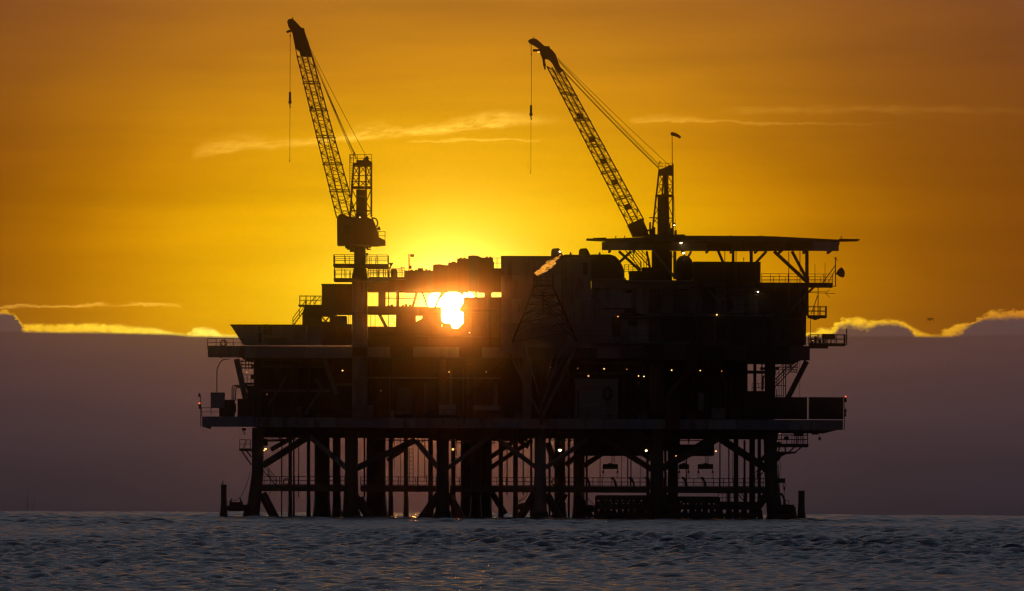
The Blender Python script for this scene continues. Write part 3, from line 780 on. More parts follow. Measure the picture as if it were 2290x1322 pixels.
# stairs between the decks at the open corner
st = thing('stair_flight', 'steep open stair rising to the main deck beside the raked end brace', 'stair', PX(1738, 868, 9))
stairs(st, PX(1722, 878, 8), PX(1784, 812, 8), 1.0, 'black_steel')
st = thing('stair_flight', 'second open stair crossing behind the raked end brace', 'stair', PX(1740, 850, 12))
stairs(st, PX(1730, 852, 12), PX(1772, 812, 12), 1.0, 'black_steel')
ct = thing('corner_scaffold', 'small scaffold of pipes and rails in the open corner below the main deck', 'scaffold', PX(1700, 876, 10))
for u, v0, v1, w in ((1742, 820, 888, 1.6), (1748, 835, 888, 1.2), (1752, 830, 890, 1.8), (1757, 815, 890, 2.4), (1737, 870, 890, 2), (1688, 812, 876, 8), (1668, 806, 878, 9), (1704, 812, 874, 3)):
    pbar('upright', ct, u, v0, u, v1, 9, 9, w, 'black_steel', 'cyl6')
for v, a, b in ((821, 1735, 1786), (827, 1745, 1786), (832, 1760, 1784), (862, 1735, 1757), (885, 1735, 1748)):
    pbar('ledger', ct, a, v, b, v + .2, 9, 9, 2, 'black_steel', 'cyl6')
for u in range(1768, 1788, 4):
    pbar('strut', ct, u, 812, u - 3, 834, 9, 9, 1.4, 'black_steel', 'cyl6')
railing(ct, [PX(1682, 876, 9), PX(1712, 876, 9)], 0.95, 0.35, 'black_steel', 0.025)
tube('bent_pipe', ct, [PX(1706, 872, 8), PX(1706, 848, 8), PX(1708, 842, 8), PX(1714, 838, 8), PX(1716, 830, 8)], 0.1, 'black_steel')
pbox('tank', ct, 1712, 846, 1734, 878, 8, 10, 'black_steel')
sc = thing('corner_scaffold', 'small railed platform behind the raked brace at the white deck end', 'scaffold', PX(556, 858, 9))
pbox('floor', sc, 542, 856, 572, 860, 8, 10, 'dark_steel')
railing(sc, [PX(544, 857, 8.2), PX(570, 857, 8.2)], 0.95, 0.5, 'dark_steel', 0.028)
pbox('box', sc, 562, 838, 569, 848, 8.6, 9.2, 'dark_steel')
pbar('support', sc, 550, 860, 562, 892, 9, 9, 5, 'dark_steel')
pbox('partition', sc, 553, 862, 572, 892, 10, 10.4, 'dark_steel')

# ================================================================ upper structures
def build_wing():
    t = thing('drill_wing', 'pale flared bulwark overhanging the main deck with a sharp outer tip', 'bulwark', PX(650, 774, 1))
    cuts = [545, 572, 600, 628, 656, 686, 720, 752, 787]
    tops = [516] + cuts[1:]
    for k in range(len(cuts) - 1):
        a0, a1 = tops[k], tops[k + 1]; b0, b1 = cuts[k], cuts[k + 1]
        if k == 0:
            pts = [(516, 728), (a1 - .3, 727.6), (b1 - .3, 773), (545, 772.5)]
        else:
            pts = [(a0, 727.8 + (a0 - 545) * .002), (a1 - .3, 727.8 + (a1 - 545) * .002), (b1 - .3, 773), (b0, 773)]
        prism('side_panel', t, pts, 0.6, 0.9, ('house_paint', 'white_steel', 'house_paint', 'house_paint', 'grey_steel', 'grey_steel', 'dark_steel', 'rusty_steel')[k])
    pbar('top_rail', t, 515, 727, 787, 727.6, 0.55, 0.55, 3, 'dark_steel', 'box')
    pbox('back_panel', t, 550, 736, 787, 772, 12, 12.3, 'dark_steel')
    pbox('hatch', t, 590, 730, 608, 748, 0.50, 0.58, 'dark_steel')
    pbox('hatch', t, 578, 744, 585, 764, 0.50, 0.58, 'black_steel')
    pbox('bracket', t, 593, 725, 597, 727, 0.6, 0.9, 'black_steel')
    for v in (757, 762):
        pbar('pipe', t, 590, v, 640, v, 0.4, 0.4, 2.4, 'black_steel', 'cyl6')
    pbar('inner_brace', t, 668, 735, 632, 772, 0.4, 0.4, 2.5, 'grey_steel', 'cyl6')
build_wing()

def build_winch_house():
    t = thing('winch_house', 'tall dark block beside the crane pedestal with a triangular opening', 'machine house', PX(753, 728, 4))
    pbox('wall_panel', t, 719.5, 637, 752, 706, 4, 8, 'dark_steel')
    pbox('wall_panel', t, 752.3, 637, 787, 702, 4, 8, 'rusty_steel')
    pbox('wall_panel', t, 737, 706.3, 774, 728, 4, 8, 'dark_steel')
    pbox('wall_panel', t, 676, 706.3, 718, 728, 4.5, 8, 'dark_steel')
    pbox('sill', t, 718.2, 719, 737, 728, 4, 6, 'dark_steel')
    pbar('truss_member', t, 718, 706, 728, 719, 4.1, 4.1, 3, 'dark_steel', 'box')
    pbar('truss_member', t, 738, 706, 728, 719, 4.1, 4.1, 3, 'dark_steel', 'box')
    pbox('sill', t, 774, 725, 788, 728, 4, 6, 'dark_steel')
    pbar('mullion', t, 779, 703, 779, 726, 4.1, 4.1, 1.2, 'dark_steel', 'cyl6')
    pbar('mullion', t, 783, 703, 783, 726, 4.1, 4.1, 1.2, 'dark_steel', 'cyl6')
    pbox('roof_edge', t, 718, 635, 787, 637, 3.9, 8.2, 'dark_steel')
    pbox('wall_panel', t, 690, 684, 719.3, 706, 4.2, 8, 'dark_steel')
    prism('knee', t, [(682, 684), (690, 684), (690, 706), (676, 706), (676, 700)], 4.2, 7, 'dark_steel')
build_winch_house()
ld = thing('stair_landing', 'railed landing on top of the stair beside the tall dark block', 'landing', PX(690, 684, 5))
pbox('floor', ld, 667, 681.5, 719, 685, 4.2, 6.4, 'dark_steel')
zz = PX(690, 681, 4.3).z
railing(ld, [(PX(670, 681, 6.2).x, 6.2, zz), (PX(670, 681, 4.3).x, 4.3, zz), (PX(718, 681, 4.3).x, 4.3, zz)], 0.98, 0.85, 'dark_steel', 0.03)
railing(ld, [(PX(671, 681, 6.3).x, 6.3, zz), (PX(718, 681, 6.3).x, 6.3, zz)], 0.98, 0.6, 'dark_steel', 0.025)
pbar('strut', ld, 690, 681, 706, 663, 6, 6, 2, 'dark_steel', 'cyl6')
pbar('strut', ld, 702, 681, 716, 663, 6, 6, 2, 'dark_steel', 'cyl6')
st = thing('stair_flight', 'narrow stair climbing from the flared bulwark to the railed landing', 'stair', PX(655, 727, 5))
stairs(st, PX(655, 729, 5), PX(684, 690, 5), 0.9, 'dark_steel')

# ---------------------------------------------------------------- module with the openings the sun shines through
def build_sun_module():
    t = thing('process_module', 'dark open framed module whose gaps show the setting sun', 'module', PX(970, 772, 7))
    Y0, Y1 = 6.0, 9.0
    # roof girder band and stepped roof line
    pbox('roof_girder', t, 822, 624, 905, 652, Y0, Y1, 'rusty_steel')
    steps = [(905, 968, 605), (968, 1002, 593), (1002, 1022, 587), (1022, 1047, 578), (1047, 1070, 573.5), (1070, 1102, 576), (1102, 1121, 600)]
    for a, b, v in steps:
        pbox('roof_block', t, a, v, b - .15, 651 + (a % 3), Y0, Y1, ('rusty_steel', 'dark_steel')[a % 2])
    prism('roof_cap', t, [(1047, 575), (1047, 572), (1058, 571), (1068, 572), (1076, 575)], Y0 + .1, Y1, 'dark_steel')
    prism('roof_cap', t, [(970, 594), (970, 591.5), (983, 590.6), (996, 593), (1002, 595)], Y0 + .1, Y1, 'dark_steel')
    for u in (918, 928, 942, 951, 958, 1010, 1014, 1028, 1036, 1086, 1094):
        v = [s[2] for s in steps if s[0] <= u < s[1]][0]
        pbox('roof_fitting', t, u, v - 2.2 - u % 2, u + 5, v, Y0 + .4, Y0 + 1.2, 'dark_steel')
    # strip of openings
    for u, w in ((869, 2), (889.5, 7)):
        pbar('post', t, u, 650, u, 686, Y0 + .3, Y0 + .3, w, 'dark_steel', 'box')
    pbar('mid_rail', t, 860, 667, 940, 668, Y0 + .2, Y0 + .2, 2.4, 'dark_steel', 'cyl6')
    pbar('mid_rail', t, 860, 664, 930, 664, Y0 + 2, Y0 + 2, 1.2, 'dark_steel', 'cyl6')
    pbar('diagonal', t, 933, 651, 923, 686, Y0 + .2, Y0 + .2, 6, 'dark_steel', 'box')
    pbar('diagonal', t, 943, 650, 957, 688, Y0 + .25, Y0 + .25, 4, 'dark_steel', 'box')
    pbar('diagonal', t, 990, 650, 973, 688, Y0 + .25, Y0 + .25, 5, 'dark_steel', 'box')
    pbar('diagonal', t, 1034, 688, 1008, 728, Y0 + .3, Y0 + .3, 3, 'dark_steel', 'box')
    for (a, b) in ((1043.5, 1046.5), (1062.5, 1066.5), (1083, 1099)):
        pbox('post', t, a, 650, b, 666, Y0 + .2, Y0 + .8, 'dark_steel')
    pbox('post', t, 1128, 640, 1140, 668, Y0 + .3, Y1, 'dark_steel')
    # middle band
    pbox('girder', t, 822, 685, 936, 703.5, Y0, Y0 + 1.5, 'rusty_steel')
    pbox('girder', t, 936.3, 686, 987, 705.5, Y0, Y0 + 1.5, 'rusty_steel')
    for u, v in ((898, 682), (905, 680), (914, 681), (866, 683), (873, 681)):
        pbox('valve', t, u, v, u + 6, 686, Y0 + .4, Y0 + 1.0, 'dark_steel')
    pbox('end_plate', t, 846, 650, 862, 704, Y0 + .3, Y0 + 1.2, 'dark_steel')
    # added plates round off the opening, imitating sun glare spreading over the steel
    prism('corner_infill', t, [(986, 651), (1000, 651), (986, 668)], Y0 + .3, Y0 + .5, 'dark_steel')
    prism('corner_infill', t, [(1037, 651), (1024, 651), (1037, 664)], Y0 + .3, Y0 + .5, 'dark_steel')
    prism('corner_infill', t, [(1037, 676), (1037, 700), (1026, 694), (1031, 684)], Y0 + .3, Y0 + .5, 'dark_steel')
    prism('corner_infill', t, [(986, 726), (986, 712), (990, 719), (998, 724)], Y0 + .3, Y0 + .5, 'dark_steel')
    # lower strip of openings
    pbar('diagonal', t, 847, 700, 864, 733, Y0 + .3, Y0 + .3, 7, 'dark_steel', 'box')
    pbar('post', t, 868.5, 702, 868.5, 732, Y0 + .4, Y0 + .4, 2, 'dark_steel', 'cyl6')
    pbar('post', t, 829, 702, 829, 732, Y0 + .8, Y0 + .8, 1.2, 'dark_steel', 'cyl6')
    pbar('post', t, 839, 702, 839, 732, Y0 + .8, Y0 + .8, 1.0, 'dark_steel', 'cyl6')
    for k, (v, w) in enumerate(((716, 5), (721, 6), (726, 4))):
        pbar('stub', t, 886, v, 886 - w, v, Y0 + .5, Y0 + .5, 1.5, 'dark_steel', 'cyl6')
    pbox('web_plate', t, 885.5, 703.8, 930, 731, Y0 + .1, Y0 + 1, 'rusty_steel')
    pbox('web_plate', t, 944, 706, 987.5, 731, Y0 + .1, Y0 + 1, 'rusty_steel')
    prism('corner_infill', t, [(930, 720), (945, 712), (945, 732), (930, 732)], Y0 + .15, Y0 + .9, 'rusty_steel')
    pbox('web_plate', t, 930.2, 704, 944, 706.5, Y0 + .2, Y0 + .9, 'rusty_steel')
    pbox('base_girder', t, 822, 730.5, 988, 778, Y0, Y1, 'rusty_steel')
    prism('base_girder', t, [(988, 724), (1006, 722), (1012, 734), (1024, 734), (1034, 724), (1042, 722), (1042, 778), (988, 778)], Y0, Y1, 'rusty_steel')
    pbox('web_plate', t, 1036, 664.5, 1090, 778, Y0, Y0 + 2.4, 'rusty_steel')
    pbox('web_plate', t, 1090.2, 664.5, 1140, 778, Y0, Y0 + 2.4, 'dark_steel')
    for u in (1046, 1062, 1078, 1104):
        pbox('stiffener', t, u, 668, u + 2, 774, Y0 - .12, Y0 - .004, 'rusty_steel')
    for u in (850, 880, 910, 940, 970):
        pbox('stiffener', t, u, 733, u + 2, 774, Y0 - .12, Y0 - .004, 'rusty_steel')
    # railed gap in the roof line
    zt = PX(1111, 600, 7).z
    railing(t, [PX(1102, 600, 6.3), PX(1121, 600, 6.3)], 1.15, .5, 'dark_steel', 0.03)
    pbox('roof_fitting', t, 1100, 585, 1105, 600, 6.6, 7.4, 'dark_steel')
build_sun_module()

# ---------------------------------------------------------------- quarters block
def build_quarters():
    t = thing('living_quarters', 'large pale windowless quarters block with rounded dark end', 'quarters', PX(1255, 772, 3))
    Y = 3.0
    n = 9
    for k in range(n):
        a = 1121 + (1322 - 1121) * k / n; b = 1121 + (1322 - 1121) * (k + 1) / n
        for (v0, v1, m) in ((575 - (a - 1121) * 0.02, 616, 'house_paint'), (616.3, 668, 'house_paint'), (668.3, 722, ('house_paint', 'white_steel')[k % 2]), (722.3, 779, 'grey_steel' if k < 6 else 'house_paint')):
            pbox('wall_panel', t, a, v0, b - .15, v1, Y, Y + .3, m)
    pbox('inner_block', t, 1123, 577, 1321, 770, Y + .4, Y + 10, 'dark_steel')
    pbox('roof_edge', t, 1120, 572.5, 1322, 574.6, Y - .1, Y + 9, 'dark_steel')
    # rounded dark end
    prism('end_wall', t, [(1322.3, 569), (1364, 569), (1376, 573), (1385, 582), (1392, 594), (1396, 606), (1397, 622), (1322.3, 622)], Y + .5, Y + 8, 'dark_steel')
    for u in (1336, 1352, 1368, 1382):
        pbox('stiffener', t, u, 582 if u > 1370 else 572, u + 2, 620, Y + .36, Y + .49, 'dark_steel')
    railing(t, [PX(1325, 622, Y - .2), PX(1396, 622, Y - .2)], 0.9, 1.0, 'dark_steel', 0.025)
    pbox('balcony', t, 1318, 622, 1400, 626, Y - .4, Y + .4, 'grey_steel')
    for u in (1272, 1296):
        pbox('pilaster', t, u, 576, u + 3, 770, Y - .1, Y - .005, 'house_paint')
    pbox('louvre_panel', t, 1303, 588, 1315, 616, Y - .06, Y - .004, 'dark_steel')
    # vent hoods
    for u in (1232, 1294):
        h = prism('vent_hood', t, [(u, 573), (u + 1, 560), (u + 4, 556), (u + 17, 555), (u + 21, 559), (u + 25, 568), (u + 30, 573)], Y + 1.5, Y + 3.2, 'dark_steel')
        pbox('mouth', h, u + 18, 560, u + 22, 566, Y + 1.42, Y + 1.49, 'black_steel')
    for u in (1273, 1338):
        prism('roof_vent', t, [(u, 573), (u + 1, 566), (u + 3, 563), (u + 5, 566), (u + 6, 573)], Y + 1, Y + 1.4, 'dark_steel')
    prism('roof_curb', t, [(1258, 574), (1262, 569), (1294, 570), (1294, 574)], Y + 1.2, Y + 3, 'dark_steel')
build_quarters()

def build_east_wing():
    """accommodation and workshop levels below the helicopter deck"""
    t = thing('workshop_block', 'wide shadowed block of cabins below the helicopter deck with pale wall panels', 'building', PX(1560, 772, 3))
    Y = 3.4
    mats = ['house_paint', 'dark_steel', 'house_paint', 'grey_steel', 'dark_steel', 'house_paint', 'grey_steel']
    cuts = [1322, 1366, 1410, 1452, 1478, 1505, 1540, 1570, 1600, 1632, 1664, 1696, 1728, 1760, 1797]
    for k in range(len(cuts) - 1):
        a, b = cuts[k], cuts[k + 1]
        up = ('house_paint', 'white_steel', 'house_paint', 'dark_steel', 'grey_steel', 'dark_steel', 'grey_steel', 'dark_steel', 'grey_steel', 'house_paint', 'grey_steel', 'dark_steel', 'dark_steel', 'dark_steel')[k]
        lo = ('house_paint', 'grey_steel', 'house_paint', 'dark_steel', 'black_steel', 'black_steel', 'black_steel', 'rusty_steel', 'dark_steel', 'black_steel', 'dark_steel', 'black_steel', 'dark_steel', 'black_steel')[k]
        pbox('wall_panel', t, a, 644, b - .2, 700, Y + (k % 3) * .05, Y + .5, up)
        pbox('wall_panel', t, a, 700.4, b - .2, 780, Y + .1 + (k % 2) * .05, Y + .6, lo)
    pbox('inner_block', t, 1324, 640, 1796, 772, Y + .7, Y + 12, 'black_steel')
    pbox('storey_beam', t, 1322.5, 626.4, 1560, 645, Y - .5, Y + .3, 'grey_steel')
    pbox('storey_beam', t, 1440, 702, 1730, 708, Y - .4, Y + .04, 'grey_steel')
    pbox('storey_beam', t, 1322, 764, 1545, 768, Y - .5, Y + .04, 'grey_steel')
    # doors, windows and recesses
    for a, v0, b, v1 in ((1370, 708, 1388, 752), (1595, 724, 1624, 762), (1746, 722, 1772, 762), (1500, 708, 1520, 760)):
        d = pbox('door', t, a, v0, b, v1, Y - .08, Y - .004, 'black_steel')
        box('handle', d, PX(b - 3, 735, Y).x, PX(b - 2, 735, Y).x, Y - .14, Y - .085, PX(b, 738, Y).z, PX(b, 734, Y).z, 'grey_steel')
    for a, v0, b, v1 in ((1398, 648, 1414, 655), (1405, 716, 1424, 728), (1464, 660, 1480, 690), (1612, 672, 1640, 690), (1650, 724, 1720, 760), (1550, 716, 1570, 728)):
        w = pbox('window', t, a, v0, b, v1, Y - .06, Y - .004, 'black_steel')
        pbox('pane', w, a + 1.2, v0 + 1.2, b - 1.2, v1 - 1.2, Y - .075, Y - .062, 'glass_dark')
    pbox('door_frame', t, 1597, 712, 1600, 762, Y - .12, Y - .085, 'grey_steel')
    # outside railing and walkway
    pbox('walkway', t, 1400, 770, 1545, 772, 1.0, Y - .6, 'dark_steel')
    railing(t, [PX(1300, 771, 1.2), PX(1545, 771, 1.2)], 1.0, 1.6, 'dark_steel', 0.025)
    railing(t, [PX(1640, 690, 2.8), PX(1795, 692, 2.8)], 0.95, 1.6, 'black_steel', 0.025)
    for a, b, c, d in ((1572, 634, 1618, 690), (1805, 655, 1770, 695), (1504, 640, 1540, 640)):
        pbar('diagonal', t, a, b, c, d, 2.6, 2.6, 4, 'grey_steel', 'cyl8')
    for v, a, b in ((706, 1392, 1470), (712, 1392, 1460), (690, 1345, 1420)):
        pbar('pipe', t, a, v, b, v, Y - .3, Y - .3, 3, 'dark_steel', 'cyl8')
    prism('duct', t, [(1392, 704), (1396, 694), (1404, 690), (1420, 690), (1424, 700), (1440, 703), (1440, 707), (1394, 706)], Y - .5, Y - .1, 'black_steel')
build_east_wing()

def build_upper_deck():
    t = thing('upper_deck', 'upper deck edge with guard rail running under the helicopter deck', 'deck', PX(1700, 640, 3))
    fascia(t, 1560, 1862, 630, 640.5, 0.0045, 2.0, ['dark_steel', 'black_steel'], 7)
    z = PX(1145, 629, 2).z
    x0, x1 = PX(1400, 635, 2).x, PX(1862, 635, 2).x
    for k in range(8):
        a = x0 + (x1 - x0) * k / 8; b = x0 + (x1 - x0) * (k + 1) / 8
        box('deck_plate', t, a, b - .01, 2.3, 14 - (k == 7) * 4, z - .1, z, 'dark_steel')
    railing(t, [(PX(1703, 630, 2.1).x, 2.1, PX(1703, 631, 2.1).z), (PX(1862, 630, 2.1).x, 2.1, PX(1862, 632, 2.1).z)], 0.95, 0.98, 'dark_steel', 0.028, 2)
    railing(t, [(PX(1703, 630, 9).x, 9.0, z), (PX(1862, 630, 9).x, 9.0, z), (PX(1862, 630, 2.1).x, 2.1, z)], 0.95, 1.3, 'dark_steel', 0.028)
    pbar('column', t, 1804.5, 562, 1804.5, 706, 2.6, 2.6, 7.5, 'dark_steel', 'box')
    pbar('knee_brace', t, 1808, 654, 1822, 640, 2.6, 2.6, 5, 'grey_steel', 'box')
build_upper_deck()

cabinet('radio_house', 'plain black box house on the upper deck under the helicopter deck', 'cabin', 1551, 586.5, 1701, 630, 2.6, 7, 'black_steel', 0, None, 6)

def build_helideck():
    t = thing('helicopter_deck', 'broad thin helicopter deck on a dark girder ring with safety nets at both ends', 'helideck', PX(1610, 562, 8))
    # octagonal plate: real depth, seen edge on
    cx = PX(1612, 535, 12).x; cy = 12.0
    rx = (PX(1872, 535, 12).x - PX(1352, 535, 12).x) / 2
    ry = 11.5
    def octo(sx, sy, z): return [Vector((cx + sx * math.cos(math.pi / 8 + i * math.pi / 4) / math.cos(math.pi / 8), cy + sy * math.sin(math.pi / 8 + i * math.pi / 4) / math.cos(math.pi / 8), z)) for i in range(8)]
    zt = PX(1612, 528.5, 2).z; zb = PX(1612, 541, 2).z
    A, B = octo(rx, ry, zb), octo(rx, ry, zt - 0.05)
    mesh('deck_plate', t, A + B, [tuple(range(7, -1, -1)), tuple(range(8, 16))] + [(i, (i + 1) % 8, 8 + (i + 1) % 8, 8 + i) for i in range(8)], 'dark_steel')
    C = octo(rx * .80, ry * .8, zt - 0.045); Dd = octo(rx * .80, ry * .8, zt + 0.1)
    mesh('crown_plate', t, C + Dd, [tuple(range(7, -1, -1)), tuple(range(8, 16))] + [(i, (i + 1) % 8, 8 + (i + 1) % 8, 8 + i) for i in range(8)], 'dark_steel')
    # girders
    for y, u0, u1, m in ((4.5, 1346, 1876, 'grey_steel'), (12.0, 1352, 1868, 'dark_steel'), (19.0, 1360, 1860, 'dark_steel')):
        n = 9
        for k in range(n):
            a = u0 + (u1 - u0) * k / n; b = u0 + (u1 - u0) * (k + 1) / n
            mm = ('blue_paint' if k == n - 1 else ('grey_steel', 'grey_steel', 'dark_steel', 'grey_steel', 'black_steel')[k % 5]) if y < 5 else m
            pbox('girder', t, a, 541.5 + (y > 5) * 3, b - .2, 559.5 + (k * .2), y, y + .35, mm)
    for k in range(10):
        x = cx - rx * .95 + 1.9 * rx * k / 9
        box('cross_beam', t, x - .12, x + .12, 4.9, 19, zb - .5, zb - .02, 'dark_steel')
    # safety net frames cantilevered past the plate
    for s, (u0, v0, u1, v1) in enumerate([(1312, 533.5, 1360, 536), (1877, 536, 1922, 535)]):
        for k in range(5):
            yy = 5.2 + k * .8
            pp, qq = PX(u0, v0, 4.5), PX(u1, v1, 4.5)
            o = bar('net_frame', t, (pp.x, yy, pp.z), (qq.x, yy, qq.z), 0.06, 'dark_steel', 'box')
        for k in range(4):
            f = (k + .3) / 4
            pp = PX(u0, v0, 4.5).lerp(PX(u1, v1, 4.5), f)
            bar('net_rope', t, (pp.x, 5.2, pp.z), (pp.x, 8.4, pp.z), 0.05, 'dark_steel', 'cyl6')
    prism('net_hem', t, [(1877, 533.8), (1900, 534.4), (1923, 535), (1923, 536.5), (1877, 538)], 6.0, 8.5, 'dark_steel')
    prism('net_hem', t, [(1326, 532.0), (1356, 531.2), (1356, 534.5), (1328, 533.4)], 6.0, 8.0, 'dark_steel')
    prism('net_hem', t, [(1312, 534.6), (1358, 536.6), (1358, 539.5), (1312, 536.2)], 4.6, 5.2, 'dark_steel')
    for u in (1376, 1396, 1632, 1880, 1700):
        pbox('edge_light', t, u, 525.6 + (u - 1600) ** 2 * 4e-5, u + 2.2, 530 + (u - 1600) ** 2 * 4e-5, 6, 6.2, 'dark_steel')
    # supports
    sup = [(1606, 561, 1617, 587, 5, 6, 'dark_steel'), (1639.5, 561, 1639.5, 587, 4.6, 6, 'dark_steel'), (1680, 561, 1680, 587, 4.6, 7, 'dark_steel'), (1714, 562, 1691, 587, 5, 6, 'grey_steel'), (1731, 562, 1804, 630, 4.4, 7.5, 'dark_steel'),
           (1771, 562, 1802, 620, 10, 6.5, 'dark_steel'), (1621, 562, 1621, 700, 2.0, 1.8, 'grey_steel'), (1646, 562, 1646, 690, 2.0, 1.8, 'grey_steel'), (1764, 562, 1764, 690, 2.0, 1.8, 'grey_steel'), (1789, 562, 1789, 690, 2.0, 1.8, 'grey_steel'),
           (1384, 562, 1432, 606, 8, 6, 'dark_steel'), (1412, 562, 1386, 586, 5, 6, 'dark_steel'), (1460, 560, 1510, 622, 4.4, 6, 'grey_steel'), (1509, 562, 1509, 625, 4.4, 7, 'grey_steel'), (1546, 562, 1522, 606, 5, 5, 'grey_steel'), (1499, 562, 1499, 634, 8, 8, 'dark_steel'),
           (1446, 562, 1456, 612, 9, 5, 'dark_steel')]
    for a, b, c, d, y, w, m in sup:
        pbar('support', t, a, b, c, d, y, y, w, m, 'box' if w > 3 else 'cyl8')
    for k in range(7):
        pbar('stub_pipe', t, 1487 + k * 3, 566 + k % 3 * 3, 1496 + k * 2, 567 + k % 3 * 4, 7, 7, 2, 'dark_steel', 'cyl6')
build_helideck()
st = thing('stair_flight', 'ladder stair climbing to the helicopter deck across the bright gap', 'stair', PX(1430, 605, 9))
stairs(st, PX(1434, 604, 9), PX(1399, 560, 9), 0.8, 'dark_steel')
st = thing('stair_flight', 'thin stair rail behind the ladder stair below the helicopter deck', 'stair', PX(1445, 590, 12))
stairs(st, PX(1452, 596, 12), PX(1420, 562, 12), 0.8, 'dark_steel')

mt = thing('storage_tank', 'dark upright tank with domed top beside the plain black box house', 'tank', PX(1530, 628, 5))
p_ = PX(1530, 630, 5); q_ = PX(1530, 571, 5)
hh = q_.z - p_.z
lathe('shell', mt, Matrix.Translation(p_), [(.85, 0), (.95, .4), (1.0, 1.0), (.98, hh - .9), (.8, hh - .45), (.5, hh - .12), (.05, hh)], 'black_steel', 18)
bar('nozzle', mt, q_, q_ + Vector((0, 0, .4)), .1, 'dark_steel')
ek = thing('equipment_skid', 'low dark machinery skid with rails at the foot of the ladder stair', 'equipment skid', PX(1450, 628, 5))
pbox('body', ek, 1408, 606, 1500, 628, 4.6, 9, 'black_steel')
pbox('body', ek, 1436, 598, 1458, 605.8, 5, 8, 'black_steel')
pbox('body', ek, 1458.2, 560, 1495, 605.8, 7, 9, 'black_steel')
railing(ek, [PX(1396, 612, 10), PX(1425, 612, 10)], 1.0, 0.5, 'dark_steel', .03, 3)
for u in (1432, 1440, 1446, 1452, 1462):
    pbar('stack', ek, u, 600, u, 580 + u % 6, 6, 6, 2, 'black_steel', 'cyl6')

# ---------------------------------------------------------------- right side balconies and aerials
def balcony(name, label, u0, u1, v, vr, y0, y1, mat='black_steel', step=.8):
    t = thing(name, label, 'balcony', PX((u0 + u1) / 2, v + 6, y0))
    pbox('floor', t, u0, v, u1, v + 5.5, y0, y1, mat)
    z = PX((u0 + u1) / 2, v, y0).z
    h = PX((u0 + u1) / 2, vr, y0).z - z
    railing(t, [(PX(u0, v, y0).x, y0 + .05, z), (PX(u1, v, y0).x - .03, y0 + .05, z), (PX(u1, v, y0).x - .03, y1 - .05, z), (PX(u0, v, y0).x, y1 - .05, z)], h, step, mat, .03)
    return t
b1 = balcony('side_balcony', 'small railed balcony on the corner column below the dish aerial', 1808, 1849, 705, 685, 2.6, 5)
for k in range(4):
    pbox('bracket', b1, 1812 + k * 3, 711, 1834 - k * 3, 713 + k, 3 + k * .2, 3.15 + k * .2, 'black_steel')
pbar('hanger', b1, 1829.5, 640, 1829.5, 706, 3.4, 3.4, 2.2, 'black_steel', 'cyl6')
pbar('hanger', b1, 1829, 660, 1814, 703, 3.4, 3.4, 2, 'black_steel', 'cyl6')
b2 = balcony('side_balcony', 'long low balcony carrying a raft canister above the grey bank of cloud', 1811, 1891, 767.5, 748, 1.4, 4, step=.95)
pbox('bracket', b2, 1812, 773.2, 1852, 778.5, 1.8, 3.6, 'black_steel')
pbar('pole', b2, 1893.5, 772, 1893.5, 735, 1.3, 1.3, 2.6, 'black_steel', 'cyl8')
for u, v in ((1824, 752), (1834, 759), (1842, 759), (1817, 757)):
    pbox('fitting', b2, u - 2.5, v, u + 2.5, 767, 2.6, 3.2, 'black_steel')
raft = thing('life_raft_canister', 'dark barrel shaped raft canister lying on the long low balcony rail', 'canister', PX(1852, 757, 1.8))
a_ = PX(1838, 752.3, 1.9); b_ = PX(1867, 752.5, 1.9)
M_ = Matrix.Translation(a_) @ Matrix.Rotation(math.pi / 2, 4, 'Y')
L_ = (b_ - a_).length
lathe('shell', raft, M_, [(.18, 0), (.27, .08), (.29, .3), (.27, L_ / 2 - .04), (.29, L_ / 2), (.27, L_ / 2 + .04), (.29, L_ - .3), (.27, L_ - .08), (.18, L_)], 'black_steel', 14)
for s in (.3, .7):
    c = a_.lerp(b_, s)
    bar('cradle', raft, c + Vector((0, 0, -.75)), c, .06, 'black_steel', 'box')
cr = thing('conduit', 'vertical conduits on the wall edge between the two corner balconies', 'conduit', PX(1808, 768, 3))
pbar('pipe', cr, 1812.5, 712, 1812.5, 768, 3.2, 3.2, 1.5, 'black_steel', 'cyl6')
pbar('pipe', cr, 1800, 640, 1798, 772, 2.8, 2.8, 8, 'black_steel', 'box')
pbox('junction_box', cr, 1799, 660, 1801.6, 678, 2.4, 2.7, 'grey_steel')

dish = thing('dish_aerial', 'round dish aerial facing sideways on a slim mast at the deck corner', 'aerial', PX(1868, 640, 3))
pbar('mast', dish, 1868.5, 641, 1868.5, 577, 2.4, 2.4, 2.2, 'black_steel', 'cyl8')
pbar('stay', dish, 1840, 632, 1868, 594, 2.4, 2.4, 2.2, 'black_steel', 'cyl6')
pbar('stay', dish, 1852, 632, 1868, 604, 3.4, 2.4, 1.4, 'black_steel', 'cyl6')
pbar('foot_bar', dish, 1861, 640, 1870, 640, 2.4, 2.4, 2, 'black_steel', 'cyl6')
md = Matrix.Translation(PX(1871, 612, 2.2)) @ Matrix.Rotation(math.radians(78), 4, 'Y')
lathe('reflector', dish, md, [(.05, 0), (.28, .12), (.46, .34), (.57, .58), (.60, .64), (.57, .70), (.42, .82), (.2, .90), (.04, .93)], 'black_steel', 18)
pbar('bracket', dish, 1868, 612, 1873, 612, 2.4, 2.2, 4, 'black_steel', 'cyl8')
tube('hook', dish, [PX(1869, 578, 2.4), PX(1872, 580, 2.4), PX(1872.5, 583, 2.4)], .04, 'black_steel')
pbox('cap', dish, 1867, 575, 1870, 579, 2.3, 2.5, 'black_steel')
